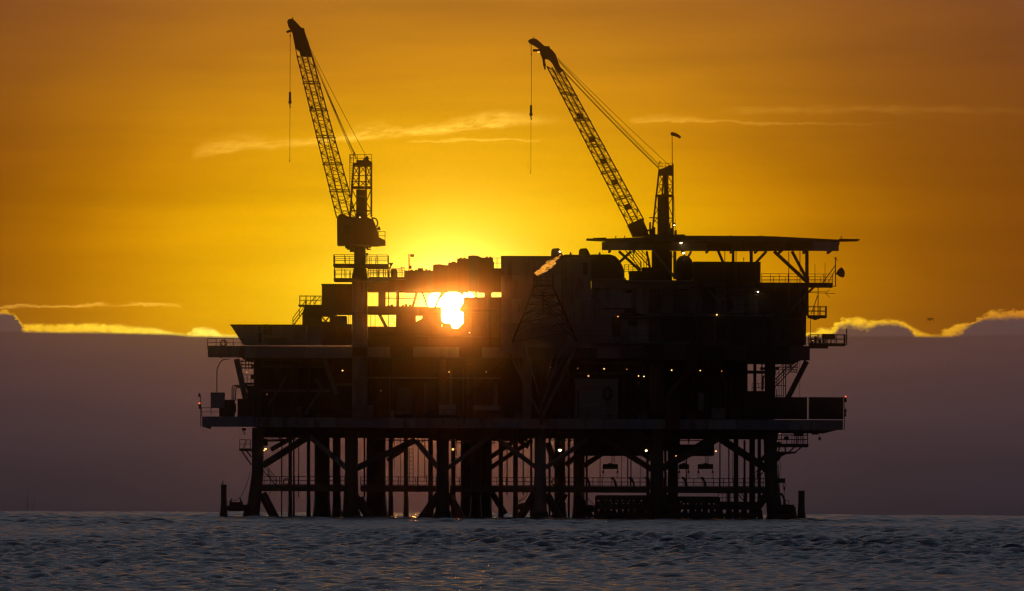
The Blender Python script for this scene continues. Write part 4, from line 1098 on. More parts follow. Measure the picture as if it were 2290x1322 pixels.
for u, v0, v1, lab in ((1822.5, 591, 632, 'short whip aerial nearest the corner column on the upper deck'), (1845, 588, 634, 'taller whip aerial standing between the corner column and the dish')):
    wa = thing('whip_aerial', lab, 'aerial', PX(u, v1, 3), 'whip aerials at the deck corner')
    pbar('rod', wa, u, v1, u, v0, 3, 3, 1.1, 'black_steel', 'cyl6')
    pbar('base', wa, u, v1, u, v1 - 18, 3, 3, 2.0, 'black_steel', 'cyl6')
yg = thing('yagi_aerial', 'spiky horizontal antenna boom sticking out beside the corner column', 'aerial', PX(1812, 655, 3))
pbar('boom', yg, 1798, 654, 1868, 656.5, 3, 3, 1.4, 'black_steel', 'cyl6')
pbar('element', yg, 1846, 655.5, 1855, 648, 3, 2.6, 1.2, 'black_steel', 'cyl6')
pbar('element', yg, 1846, 655.5, 1855, 665, 3, 3.4, 1.2, 'black_steel', 'cyl6')
pbar('element', yg, 1810, 652.5, 1848, 652.5, 3.3, 3.3, 1.0, 'black_steel', 'cyl6')
for u, v0, v1, lab in ((1663, 578, 587, 'stubby round topped aerial on the roof of the black box house'), (1677, 565, 587, 'thin rod on the roof edge of the black box house')):
    ra = thing('roof_aerial', lab, 'aerial', PX(u, v1, 4))
    pbar('rod', ra, u, v1, u, v0, 4, 4, 1.3, 'black_steel', 'cyl6')
    lathe('knob', ra, Matrix.Translation(PX(u, v0, 4)), [(.03, -.08), (.09, 0), (.03, .08)], 'black_steel', 8)

# roof lamp post and drum beside the stepped roof
lp = thing('signal_post', 'short post with a square flag shaped box above the stepped roof', 'signal post', PX(915, 605, 6))
pbar('pole', lp, 914.5, 605, 914.5, 568, 6.5, 6.5, 2.2, 'dark_steel', 'cyl8')
pbox('box', lp, 917.5, 568.5, 926, 574.5, 6.2, 6.8, 'dark_steel')
pbar('arm', lp, 914, 570.5, 918, 571, 6.5, 6.5, 1.6, 'dark_steel', 'cyl6')
pbox('base', lp, 915.5, 594, 920.5, 601, 6.3, 6.9, 'dark_steel')
for k in range(5):
    pbox('step', lp, 915, 578 + k * 3.4, 917.5, 579.2 + k * 3.4, 6.4, 6.6, 'dark_steel')
dr = thing('cable_drum', 'dark cable drum among the railings beside the crane pedestal', 'cable drum', PX(882, 616, 5))
md = Matrix.Translation(PX(881, 609, 4.6)) @ Matrix.Rotation(math.pi / 2, 4, 'X')
lathe('drum', dr, md, [(.36, -.5), (.42, -.45), (.42, -.38), (.3, -.36), (.3, .36), (.42, .38), (.42, .45), (.36, .5)], 'dark_steel', 16)
pbox('stand', dr, 874, 612, 889, 619, 4.3, 5.0, 'dark_steel')
vf = thing('vent_funnel', 'bent vent pipe with a flared mouth beside the crane walkway', 'vent', PX(868, 600, 4))
tube('pipe', vf, [PX(822, 600.5, 4), PX(868, 600, 4), PX(872, 599, 4), PX(874, 596, 4), PX(874.5, 592, 4)], .08, 'dark_steel')
lathe('mouth', vf, Matrix.Translation(PX(874.5, 592, 4)), [(.1, -.1), (.14, 0), (.25, .12), (.25, .2)], 'dark_steel', 10)
rw = thing('roof_walkway', 'crowded double guard rail on the roof between crane pedestal and stepped roof', 'walkway', PX(868, 622, 5))
pbox('floor', rw, 824, 619.5, 908, 624, 4.2, 6.2, 'dark_steel')
z = PX(866, 619.5, 4.3).z
railing(rw, [(PX(824, 620, 4.3).x, 4.3, z), (PX(904, 620, 4.3).x, 4.3, z)], .95, .55, 'dark_steel', .028, 3)
railing(rw, [(PX(828, 620, 6).x, 6, z), (PX(900, 620, 6).x, 6, z)], .95, .8, 'dark_steel', .028, 2)
for a in (897, 904):
    pbar('gate_post', rw, a, 622, a, 598, 5, 5, 2, 'dark_steel', 'cyl6')
pbar('gate_bar', rw, 896, 598, 905, 599, 5, 5, 2, 'dark_steel', 'cyl6')

# ================================================================ cranes
def lattice(par, chords, n, r, mat, flange_every=6):
    """chords: four (base, head) pairs in ring order; lacing on all four faces"""
    cs = [bar('chord', par, a, b, r, mat, 'cyl8') for a, b in chords]
    for i in range(4):
        a, b = chords[i], chords[(i + 1) % 4]
        for k in range(n):
            f0, f1 = k / n, (k + 1) / n
            p0, p1 = a[0].lerp(a[1], f0), a[0].lerp(a[1], f1)
            q0, q1 = b[0].lerp(b[1], f0), b[0].lerp(b[1], f1)
            if k % 2 == i % 2: bar('lacing', par, p0, q1, r * .48, mat, 'cyl6')
            else: bar('lacing', par, q0, p1, r * .48, mat, 'cyl6')
            if k % 2 == 0 or i % 2 == 0: bar('lacing', par, p0, q0, r * .42, mat, 'cyl6')
        for k in range(flange_every, n, flange_every):
            f = k / n
            p, q = a[0].lerp(a[1], f), b[0].lerp(b[1], f)
            d = (a[1] - a[0]).normalized() * .12
            bar('splice_frame', par, p - d + (p - q) * .12, q - d + (q - p) * .12, r * .8, mat, 'cyl6')
            bar('splice_frame', par, p + d, q + d, r * .7, mat, 'cyl6')

def empty_part(name, par, loc):
    return link(name, None, Matrix.Translation(loc), par)

def rope(par, p, q, r=0.028, sag=0.0, name='pendant_rope', mat='black_steel'):
    pts = [p.lerp(q, k / 8) - Vector((0, 0, sag * 4 * (k / 8) * (1 - k / 8))) for k in range(9)]
    return tube(name, par, pts, r, mat, 5)

def crane_one():
    t = thing('pedestal_crane', 'lattice boom crane with square gantry mast on the thick round pedestal', 'crane', PX(805, 930, 2), 'deck cranes with raised booms')
    yc = 2.5
    # pedestal
    p = bar('pedestal', t, PX(804.5, 622, yc), PX(804.5, 934, yc), 17.5 * MPP, 'house_paint', 'cyl24' if False else 'cyl16')
    a = PX(804.5, 624, yc)
    lathe('pedestal_cone', t, Matrix.Translation(a), [(18 * MPP, -.1), (18 * MPP, .3), (14 * MPP, 1.1), (13 * MPP, 1.6), (13 * MPP, 3.8)], 'dark_steel', 16)
    for v in (700, 772, 850):
        lathe('pedestal_band', t, Matrix.Translation(PX(804.5, v, yc)), [(18 * MPP, -.12), (18.6 * MPP, -.08), (18.6 * MPP, .08), (18 * MPP, .12)], 'grey_steel', 16)
    # service platforms round the pedestal
    for v, vr, u0, u1 in ((590, 572, 745, 868), (622, 604, 746, 868)):
        f = pbox('service_platform', t, u0, v, u1, v + 6, yc - 2.2, yc + 2.2, 'dark_steel')
        z = PX(806, v, yc).z; h = PX(806, vr, yc).z - z
        xa, xb = PX(u0, v, yc - 2.2).x + .05, PX(u1, v, yc - 2.2).x - .05
        railing(t, [(xa, yc - 2.1, z), (xb, yc - 2.1, z), (xb, yc + 2.1, z), (xa, yc + 2.1, z), (xa, yc - 2.1, z)], h, 1.2, 'dark_steel', .032)
    for u in (748, 764, 848, 862):
        pbar('platform_hanger', t, u, 596, u, 622, yc + 1.5, yc + 1.5, 1.6, 'dark_steel', 'cyl6')
    for u, a, b in ((781, 574, 592), (826, 574, 592), (830, 574, 592), (840, 576, 590), (784, 606, 622), (782, 606, 622)):
        pbar('ladder_rail', t, u, a, u, b, yc - 1, yc - 1, 1.6, 'dark_steel', 'cyl6')
    for u0, v0, u1, v1 in ((772, 549, 788, 555), (776, 555, 792, 558), (782, 558, 796, 563), (820, 551, 830, 553.5), (820, 556, 829, 558.5), (818, 566, 823, 571)):
        pbox('slew_bracket', t, u0, v0, u1, v1, yc - .5, yc + .5, 'dark_steel')
    bar('slew_ring', t, PX(805, 549, yc), PX(805, 556, yc), .95, 'dark_steel', 'cyl16')
    # machinery house
    h = prism('machinery_house', t, [(753.5, 489), (757, 482), (766, 477), (778, 484), (792, 486), (822, 486), (835, 492), (843, 512), (846, 530), (861, 537), (861, 546.5), (843, 548.5), (754, 547.5)], yc - 1.7, yc + 1.7, 'crane_paint')
    for u in (757, 762):
        for k in range(4):
            pbox('louvre', h, u - 3, 512 + k * 5.5, u - .5 + 2, 515.5 + k * 5.5, yc - 1.78, yc - 1.705, 'dark_steel')
    pbox('cab_window', h, 768, 505, 784, 522, yc - 1.76, yc - 1.705, 'glass_dark')
    pbox('door', h, 812, 512, 824, 542, yc - 1.76, yc - 1.705, 'crane_paint')
    # hoist drum at the back
    md = Matrix.Translation(PX(836.5, 499, yc)) @ Matrix.Rotation(math.pi / 2, 4, 'X')
    V, F = [], []
    ring = [PX(836.5 + 8 * math.cos(a), 499 + 11 * math.sin(a), yc - .8) for a in np.linspace(0, 2 * math.pi, 19)]
    tube('drum_flange', t, ring, .09, 'dark_steel', 6)
    ring = [PX(836.5 + 8 * math.cos(a), 499 + 11 * math.sin(a), yc + .8) for a in np.linspace(0, 2 * math.pi, 19)]
    tube('drum_flange', t, ring, .09, 'dark_steel', 6)
    bar('drum', t, PX(836, 501, yc - .8), PX(836, 501, yc + .8), .16, 'dark_steel', 'cyl10')
    bar('exhaust', t, PX(838, 513, yc), PX(848, 511, yc), .12, 'dark_steel', 'cyl8')
    pbar('exhaust_cap', t, 847, 507, 849, 515, yc, yc, 5, 'dark_steel', 'cyl8')
    railing(t, [PX(846, 537, yc - 1.6), PX(861, 537, yc - 1.6), PX(861, 537, yc + 1.6)], .95, .8, 'dark_steel', .035)
    for u0, v0, u1, v1 in ((818, 503, 828, 503), (818, 494, 832, 494), (830, 476, 834, 492)):
        pbar('strut', t, u0, v0, u1, v1, yc - .8, yc - .8, 3.4, 'dark_steel', 'cyl6')
    # gantry mast
    legs = [((791, 364), (783, 486), yc - .9), ((804, 368), (800, 486), yc + .9), ((818, 368), (819, 486), yc - .9), ((830.5, 362), (830.5, 486), yc + .9)]
    for (a, b, y) in legs:
        pbar('mast_leg', t, a[0], a[1], b[0], b[1], y, y, 4.2, 'crane_paint', 'box')
    pbox('mast_head', t, 790, 364, 832, 371, yc - 1, yc + 1, 'crane_paint')
    prism('sheave_block', t, [(797, 364), (797, 358), (811, 358), (818, 350), (822, 349), (824, 351), (824, 358), (831, 362), (831, 366), (797, 366)], yc - .5, yc + .5, 'dark_steel')
    for v in (393, 406):
        pbar('mast_girt', t, 790, v, 831, v, yc - .9, yc - .9, 1.8, 'crane_paint', 'box')
    pbox('mast_girt', t, 788, 416.5, 832, 421, yc - .95, yc + .95, 'crane_paint')
    pbox('mast_girt', t, 784, 470, 832, 473, yc - .9, yc - .6, 'crane_paint')
    for a in (((791, 372), (803, 393)), ((803, 372), (790, 393)), ((806, 372), (818, 386)), ((818, 372), (806, 386)), ((806, 405), (818, 416)), ((818, 405), (806, 416)), ((820, 372), (830, 395)), ((830, 372), (820, 395)), ((820, 396), (830, 416)), ((830, 396), (820, 416)),
              ((790, 396), (803, 416)), ((802, 396), (789, 416)), ((830, 424), (819, 452)), ((819, 452), (830, 470)), ((786, 470), (799, 448)), ((830, 474), (820, 484)), ((798, 445), (788, 425))):
        pbar('mast_lacing', t, *a[0], *a[1], yc - .9, yc - .9, 2.2, 'crane_paint', 'cyl6')
    pbox('mast_core', t, 796.5, 424, 819.5, 486, yc - .6, yc + .7, 'dark_steel')
    # caged ladder and top rail
    lad = pbar('ladder', t, 791, 345, 787, 448, yc - .5, yc - .5, 1.6, 'dark_steel', 'cyl6')
    pbar('ladder_side', lad, 782, 345, 782, 440, yc - .5, yc - .5, 1.4, 'dark_steel', 'cyl6')
    pbar('ladder_side', lad, 785, 346, 785, 440, yc - .2, yc - .2, 1.0, 'dark_steel', 'cyl6')
    for v in range(346, 440, 6):
        pbar('rung', lad, 782, v, 790, v, yc - .5, yc - .5, 1.0 if v % 24 else 2.0, 'dark_steel', 'cyl6')
    railing(t, [PX(783, 363, yc - .9), PX(831, 363, yc - .9), PX(831, 363, yc + .9), PX(783, 363, yc + .9)], .88, .9, 'dark_steel', .025)
    pbox('beacon', t, 791, 340, 794, 346, yc, yc + .15, 'cloth_red')
    # boom
    bm = empty_part('boom', t, PX(770, 487, yc))
    H = lambda f, y: PX(664 + 33 * f, 124, y)
    B = lambda f, y: PX(753 + 44 * f, 487, y)
    yh, yb = -1.2, 1.4
    ch = [(B(0, yb), H(0, yh)), (B(.33, yb + 1.2), H(.33, yh + 1.0)), (B(1, yb + 1.9), H(1, yh + 1.6)), (B(.67, yb + .7), H(.67, yh + .6))]
    lattice(bm, ch, 30, .075, 'crane_paint', 5)
    bh = prism('boom_head', t, [(642, 49), (645, 43), (654, 41.5), (660, 47), (674, 62), (680, 63), (680, 66), (683, 76), (689, 92), (693, 106), (698, 125), (672, 125), (669, 113), (661, 108), (660, 100), (655, 78), (650, 66), (645, 60)], yh - .1, yh + 1.5, 'crane_paint')
    pbar('outrigger', bh, 641, 72, 655, 67, yh + .3, yh + .3, 5, 'crane_paint', 'box')
    pbar('outrigger', bh, 655, 76, 664, 124, yh, yh, 2, 'crane_paint', 'cyl6')
    pbox('aviation_lamp', bh, 653, 39, 655.5, 42, yh + .6, yh + .75, 'cloth_red')
    pbox('boom_lamp', t, 694, 236, 700, 242, 0.6, 0.9, 'dark_steel')
    rope(bm, PX(700, 126, yh + .8), PX(760, 470, yb + 1), .03, 0, 'hoist_rope')
    # pendants
    for (a, b, c, d, r) in ((692, 105, 819, 350, .026), (697, 124, 791, 352, .03), (698, 128, 797, 358, .03), (699, 132, 801, 360, .03), (694, 112, 796, 352, .022)):
        rope(t, PX(a, b, yh + 1), PX(c, d, yc), r, .12)
    # hoist line and block
    k = thing('hook_block', 'slender hook block hanging on a line from the boom over the flared bulwark', 'hook block', PX(648, 230, yh))
    rope(k, PX(649, 70, yh + .4), PX(648.5, 206, yh + .4), .03, 0, 'line')
    rope(k, PX(648.5, 235, yh + .4), PX(648, 362, yh + .4), .024, 0, 'line')
    c = PX(648.5, 218, yh + .4)
    lathe('weight', k, Matrix.Translation(c), [(.06, .62), (.13, .58), (.14, -.4), (.19, -.45), (.19, -.62), (.08, -.72), (.05, -.95)], 'dark_steel', 10)
    tube('hook', k, [c + Vector((.0 + .1 * math.sin(a), 0, -1.05 - .1 * math.cos(a))) for a in np.linspace(-.4, 4.0, 9)], .035, 'dark_steel', 6)
    lathe('swivel', k, Matrix.Translation(PX(649, 80, yh + .4)), [(.03, .1), (.09, 0), (.03, -.1)], 'dark_steel', 8)
    lathe('end_weight', k, Matrix.Translation(PX(648, 360, yh + .4)), [(.02, .12), (.06, 0), (.02, -.12)], 'dark_steel', 8)
crane_one()

def crane_two():
    yc = 10.0
    t = thing('pedestal_crane', 'lattice boom crane with tapering gantry mast rising behind the helicopter deck', 'crane', PX(1480, 780, yc), 'deck cranes with raised booms')
    bar('pedestal', t, PX(1482, 528, yc), PX(1482, 770, yc), 16 * MPP, 'dark_steel', 'cyl16')
    pbox('slew_deck', t, 1440, 524, 1532, 529, yc - 1.6, yc + 1.6, 'dark_steel')
    bar('slew_ring', t, PX(1482, 529, yc), PX(1482, 540, yc), 1.1, 'dark_steel', 'cyl16')
    # mast
    for a, b, y in (((1474.5, 378), (1458, 524), yc - .9), ((1485, 384), (1474, 524), yc + .9), ((1492, 384), (1496, 524), yc - .9), ((1504.5, 366), (1505, 526), yc + .9)):
        pbar('mast_leg', t, *a, *b, y, y, 4.0, 'crane_paint', 'box')
    prism('mast_head', t, [(1473, 391), (1474, 379), (1484, 376), (1490, 373), (1498, 369), (1503, 370), (1505.5, 388), (1505, 391)], yc - 1, yc + 1, 'crane_paint')
    pbox('mast_core', t, 1471, 437, 1495, 526, yc - .6, yc + .7, 'dark_steel')
    pbox('mast_core', t, 1485, 391, 1492, 437, yc - .4, yc + .4, 'dark_steel')
    pbox('mast_girt', t, 1466, 435, 1505, 439.5, yc - .95, yc + .95, 'crane_paint')
    pbar('mast_girt', t, 1472, 413.5, 1505, 413.5, yc - .9, yc - .9, 1.8, 'crane_paint', 'box')
    pbar('mast_girt', t, 1452, 487, 1506, 488, yc - .9, yc - .9, 2.4, 'crane_paint', 'box')
    for a in (((1475, 391), (1485, 413)), ((1485, 393), (1474, 411)), ((1473, 415), (1484, 435)), ((1484, 415), (1472, 432)), ((1493, 393), (1504, 411)), ((1504, 415), (1493, 435)), ((1493, 415), (1504, 435)),
              ((1504, 441), (1496, 456)), ((1496, 462), (1504, 484)), ((1464, 452), (1470, 470)), ((1470, 470), (1461, 486)), ((1460, 500), (1470, 488)), ((1461, 489), (1471, 500)), ((1504, 490), (1496, 505))):
        pbar('mast_lacing', t, *a[0], *a[1], yc - .9, yc - .9, 2.0, 'crane_paint', 'cyl6')
    for u, v0, v1, w in ((1454, 497, 520, 4), (1508, 498, 506, 4), (1500, 510, 526, 6), (1463, 508, 526, 5), (1511, 515, 526, 5), (1498, 500, 512, 3)):
        pbox('winch_fitting', t, u - w / 2, v0, u + w / 2, v1, yc - .7, yc + .3, 'dark_steel')
    pbar('stay_wire', t, 1507, 440, 1512, 526, yc - .9, yc - .9, .9, 'dark_steel', 'cyl6')
    pbox('winch_house', t, 1453, 512, 1464, 528, yc - 1, yc + 1, 'dark_steel')
    pbar('strut', t, 1447, 516, 1456, 513, yc, yc, 4, 'dark_steel', 'box')
    railing(t, [PX(1473, 381, yc - .9), PX(1503, 381, yc - .9), PX(1503, 381, yc + .9), PX(1473, 381, yc + .9)], .82, .35, 'dark_steel', .022)
    pbox('beacon', t, 1474.5, 360, 1477, 366, yc, yc + .15, 'cloth_red')
    # boom
    bm = empty_part('boom', t, PX(1425, 520, yc))
    yh, yb = 7.0, 9.0
    H = lambda f, y: PX(1223 + 34 * f, 148 + 8 * f, y)
    B = lambda f, y: PX(1406 + 34 * f, 506 - 14 * f, y)
    ch = [(B(0, yb), H(0, yh)), (B(.33, yb + 1.0), H(.33, yh + 1.0)), (B(1, yb + 1.7), H(1, yh + 1.6)), (B(.67, yb + .7), H(.67, yh + .6))]
    lattice(bm, ch, 30, .078, 'crane_paint', 5)
    for f in (.31, .46, .6, .735, .895):
        p = ch[1][1].lerp(ch[1][0], f); q = ch[3][1].lerp(ch[3][0], f)
        bar('splice_plate', bm, p, q, .16, 'crane_paint', 'box', .3)
    prism('boom_foot', t, [(1403, 503), (1434, 489), (1439, 489), (1439, 493), (1449, 516), (1451, 528), (1415, 529)], yb - .2, yb + 1.6, 'crane_paint')
    hd = prism('boom_head', t, [(1181, 91), (1185, 88), (1190, 86), (1199, 86.5), (1203, 90), (1218, 103), (1229, 103.5), (1230, 108), (1235, 112), (1243, 122), (1247, 134), (1252, 148), (1258, 156), (1256, 160), (1248, 160), (1241, 151), (1235, 140), (1229, 133), (1222, 130), (1218, 132), (1221, 146), (1215, 147), (1213, 130), (1208, 118), (1206, 108), (1196, 101), (1186, 96)], yh, yh + 1.5, 'crane_paint')
    pbox('lamp_bar', hd, 1191.5, 110, 1207, 115, yh + .2, yh + .6, 'dark_steel')
    pbox('lamp', hd, 1202, 115.3, 1207, 117.4, yh + .3, yh + .5, 'lamp_dim')
    lathe('sheave', hd, Matrix.Translation(PX(1218.5, 152, yh + .3)), [(.04, .22), (.1, .1), (.1, -.12), (.04, -.2)], 'dark_steel', 8)
    for (a, b, c, d, r) in ((1247, 130, 1497, 370, .026), (1248, 134, 1478, 372, .03), (1257, 154, 1474, 376, .034), (1258, 158, 1477, 381, .034), (1250, 138, 1476, 374, .022)):
        rope(t, PX(a, b, yh + 1), PX(c, d, yc), r, .15)
    rope(bm, PX(1240, 152, yh + .7), PX(1430, 500, yb + 1), .03, 0, 'hoist_rope')
    k = thing('hook_block', 'slender hook block hanging on a line above the stepped roof and quarters', 'hook block', PX(1188, 258, yh))
    rope(k, PX(1188.5, 92, yh + .5), PX(1188, 236, yh + .5), .028, 0, 'line')
    rope(k, PX(1183, 92, yh + .5), PX(1188, 120, yh + .5), .015, 0, 'line')
    rope(k, PX(1187.5, 262, yh + .5), PX(1187, 388, yh + .5), .022, 0, 'line')
    c = PX(1187.5, 247, yh + .5)
    lathe('weight', k, Matrix.Translation(c), [(.06, .6), (.13, .56), (.14, -.3), (.19, -.38), (.19, -.55), (.08, -.66), (.05, -.9)], 'dark_steel', 10)
    tube('hook', k, [c + Vector((.09 * math.sin(a), 0, -.98 - .09 * math.cos(a))) for a in np.linspace(-.4, 4.0, 9)], .035, 'dark_steel', 6)
    lathe('swivel', k, Matrix.Translation(PX(1188.2, 122, yh + .5)), [(.03, .1), (.08, 0), (.03, -.1)], 'dark_steel', 8)
    lathe('end_weight', k, Matrix.Translation(PX(1187, 386, yh + .5)), [(.02, .12), (.06, 0), (.02, -.12)], 'dark_steel', 8)
    ws = thing('windsock', 'drooping windsock on a thin pole above the tapering gantry mast', 'windsock', PX(1503, 370, yc))
    pbar('pole', ws, 1503.5, 374, 1503, 304, yc, yc, 1.6, 'dark_steel', 'cyl6')
    for k2 in range(7):
        pbar('step', ws, 1501.8, 322 + k2 * 7, 1505, 322 + k2 * 7, yc, yc, 1.2, 'dark_steel', 'cyl6')
    tube('sock', ws, [PX(1500, 299, yc), PX(1503, 299.5, yc), PX(1508, 300.5, yc), PX(1514, 303, yc), PX(1519, 306, yc), PX(1521.5, 308.5, yc)], [.17, .21, .21, .19, .16, .13], 'cloth_red', 12)
crane_two()

# ================================================================ flare boom and flame
fb = thing('flare_boom', 'lattice flare boom reaching out from the quarters block with a braced foot', 'flare boom', PX(1212, 932, 0))
tip = [PX(1196, 640, -14), PX(1236, 640, -14), PX(1216, 655, -13)]
root = [PX(1146, 764, 0.2), PX(1290, 762, 0.2), PX(1214, 700, 1.5)]
for i in range(3):
    bar('chord', fb, root[i], tip[i], .12, 'black_steel', 'cyl10')
for i in range(3):
    j = (i + 1) % 3
    for k in range(6):
        a = root[i].lerp(tip[i], k / 6); b = root[j].lerp(tip[j], (k + 1) / 6)
        bar('lacing', fb, a, b, .045, 'black_steel', 'cyl6')
        if k > 2: bar('lacing', fb, root[i].lerp(tip[i], k / 6), root[j].lerp(tip[j], k / 6), .04, 'black_steel', 'cyl6')
for u0, v0, u1, v1, w in ((1140, 790, 1208, 930, 7), (1290, 772, 1213, 930, 8), (1172, 770, 1210, 900, 5), (1258, 770, 1214, 900, 6), (1276, 772, 1226, 860, 5), (1240, 770, 1222, 850, 5), (1150, 770, 1170, 850, 4)):
    pbar('strut', fb, u0, v0, u1, v1, 0.1, -0.4, w, 'grey_steel', 'cyl10')
pbar('foot_post', fb, 1210, 952, 1210, 885, -.5, -.5, 8, 'dark_steel', 'cyl10')
pbox('tip_platform', fb, 1192, 637, 1240, 641, -15, -13, 'dark_steel')
for u0, u1 in ((1196, 1193), (1236, 1236)):
    pbar('tip_post', fb, u0, 638, u1, 612, -14, -14, 3, 'dark_steel', 'cyl6')
pbar('flare_tip', fb, 1202, 640, 1196, 612, -14, -14, 5, 'dark_steel', 'cyl10')
railing(fb, [PX(1193, 637, -14.9), PX(1239, 637, -14.9)], .9, .7, 'dark_steel', .03)
fl = thing('flare_flame', 'ragged orange flame blowing sideways from the flare tip', 'flame', PX(1194, 612, -14))
def flame_mat():
    m = bpy.data.materials.new('flame_fire'); m.use_nodes = True
    t = m.node_tree; t.nodes.clear(); N = NT(t)
    pos = N.n('ShaderNodeNewGeometry').outputs['Position']
    mp = N.n('ShaderNodeMapping'); t.links.new(pos, mp.inputs[0]); mp.inputs['Rotation'].default_value = (0, math.radians(28), 0); mp.inputs['Scale'].default_value = (1.3, 1, 4.2)
    n = N.noise(mp.outputs[0], 1.9, 6, 0.72)
    e = N.n('ShaderNodeEmission')
    t.links.new(N.ramp(n, [(.36, (.25, .04, .003)), (.50, (.62, .17, .010)), (.66, (1.0, .55, .09))]), e.inputs[0]); e.inputs[1].default_value = 1.35
    tr = N.n('ShaderNodeBsdfTransparent')
    mx = N.n('ShaderNodeMixShader'); N.put(mx.inputs[0], N.rng(n, .46, .58, 0.0, .75)); t.links.new(tr.outputs[0], mx.inputs[1]); t.links.new(e.outputs[0], mx.inputs[2])
    o = N.n('ShaderNodeOutputMaterial'); t.links.new(mx.outputs[0], o.inputs[0])
    m.cycles.emission_sampling = 'NONE'
    MATS['flame_fire'] = m
flame_mat()
fr = random.Random(5)
for k in range(20):
    f = k / 19
    s0 = fr.uniform(0, .75) * f
    A_, B_ = PX(1194, 613, -14), PX(1254, 582, -14)
    off = Vector((0, fr.uniform(-.35, .35), fr.uniform(-.28, .28) * (.35 + f)))
    s = A_.lerp(B_, s0) + off; e = A_.lerp(B_, min(1.0, s0 + fr.uniform(.28, .5))) + off * 1.5 + Vector((0, 0, fr.uniform(-.12, .22)))
    pts = [s.lerp(e, q / 9) + Vector((0, 0, .07 * math.sin(q * 1.3 + k * 2.1))) for q in range(10)]
    w = fr.uniform(.11, .23) * (.6 + f * .7)
    tube('flame_tongue', fl, pts, [.015 + w * math.sin(math.pi * (q + .4) / 10) ** .9 * fr.uniform(.65, 1.2) for q in range(10)], 'flame_fire', 9)

# ================================================================ gear under the decks and at the waterline
def hoist(label, u0, u1, v, ut, vt, vb, y):
    t = thing('hanging_hoist', label, 'hoist', PX((u0 + u1) / 2, v, y), 'hoists hanging over the walkway')
    prism('spreader', t, [(u0, v), (u0 + 2, v - 1), (u1 - 2, v - 1), (u1, v), (u1, v + 10), (u0, v + 10)], y - .4, y + .4, 'black_steel')
    pbox('cover', t, (u0 + u1) / 2 - 5, v - 3, (u0 + u1) / 2 + 5, v - 1.1, y - .3, y + .3, 'black_steel')
    for du in (-2.4, 2.4) if u1 - u0 > 25 else (0,):
        pbar('trolley_rod', t, ut + du, vt, ut + du, v, y, y, 2, 'black_steel', 'cyl6')
    for u in (u0 + 1, u1 - 1):
        pbar('chain', t, u, v + 9, u, v + 17, y, y, 1.5, 'black_steel', 'cyl6')
        pbox('pulley', t, u - 2, v + 14, u + 2, v + 19, y - .12, y + .12, 'black_steel')
        for du in (-1.4, 1.4):
            pbar('chain', t, u + du, v + 18, u + du, vb, y, y, .9, 'black_steel', 'cyl6')
hoist('hanging spreader hoist in the wide bay beside the pale jacket leg', 1348, 1382, 1039, 1371, 1018, 1072, 9)
hoist('hanging hoist partly hidden behind the dark jacket leg', 1518, 1541, 1039, 1530, 1018, 1072, 9)
hoist('hanging hoist in the bay beside the thick diagonal brace', 1561, 1595, 1039, 1581, 1018, 1072, 9)
hs = thing('davit_arm', 'small davit arm with a hook hanging over the water beside the last leg', 'davit', PX(1745, 1080, 3))
pbox('arm', hs, 1738, 1070, 1756, 1080, 2.4, 3.2, 'black_steel')
pbar('chain', hs, 1753, 1080, 1752, 1090, 2.8, 2.8, 1.5, 'black_steel', 'cyl6')
pbar('chain', hs, 1756, 1080, 1756, 1090, 2.8, 2.8, 1.2, 'black_steel', 'cyl6')
pbox('hook_block', hs, 1752, 1089, 1756, 1096, 2.7, 2.9, 'black_steel')
pbar('chain', hs, 1754, 1096, 1754, 1128, 2.8, 2.8, 1, 'black_steel', 'cyl6')
pbar('hose', hs, 1740, 1040, 1741, 1072, 2.8, 2.8, 2.4, 'black_steel', 'cyl6')
for i, u in enumerate((1529, 1571, 1371, 1411, 1447, 1312, 1748)):
    vv = 1068 if u < 1700 else 1104
    j = thing('hose_swan_neck', ('curved hose neck on the walkway nearest the thick brown leg', 'curved hose neck on the walkway under the hoist by the diagonal brace', 'curved hose neck under the wide bay spreader hoist', 'curved hose neck on the walkway between the two thin risers and the leg', 'curved hose neck tight against the thick brown leg', 'curved hose neck beside the twin rear legs', 'curved hose neck below the davit arm')[i], 'hose', PX(u, vv + 22, 6), 'hose necks on the walkway')
    y = 6 if u < 1700 else 3
    tube('hose', j, [PX(u - 4, vv + 3, y), PX(u - 2, vv + .5, y), PX(u, vv + 1, y), PX(u + 3, vv + 6, y), PX(u + 6, vv + 13, y), PX(u + 7, vv + 24, y), PX(u + 7, vv + (40 if u > 1700 else 26), y)], .13, 'black_steel', 8)

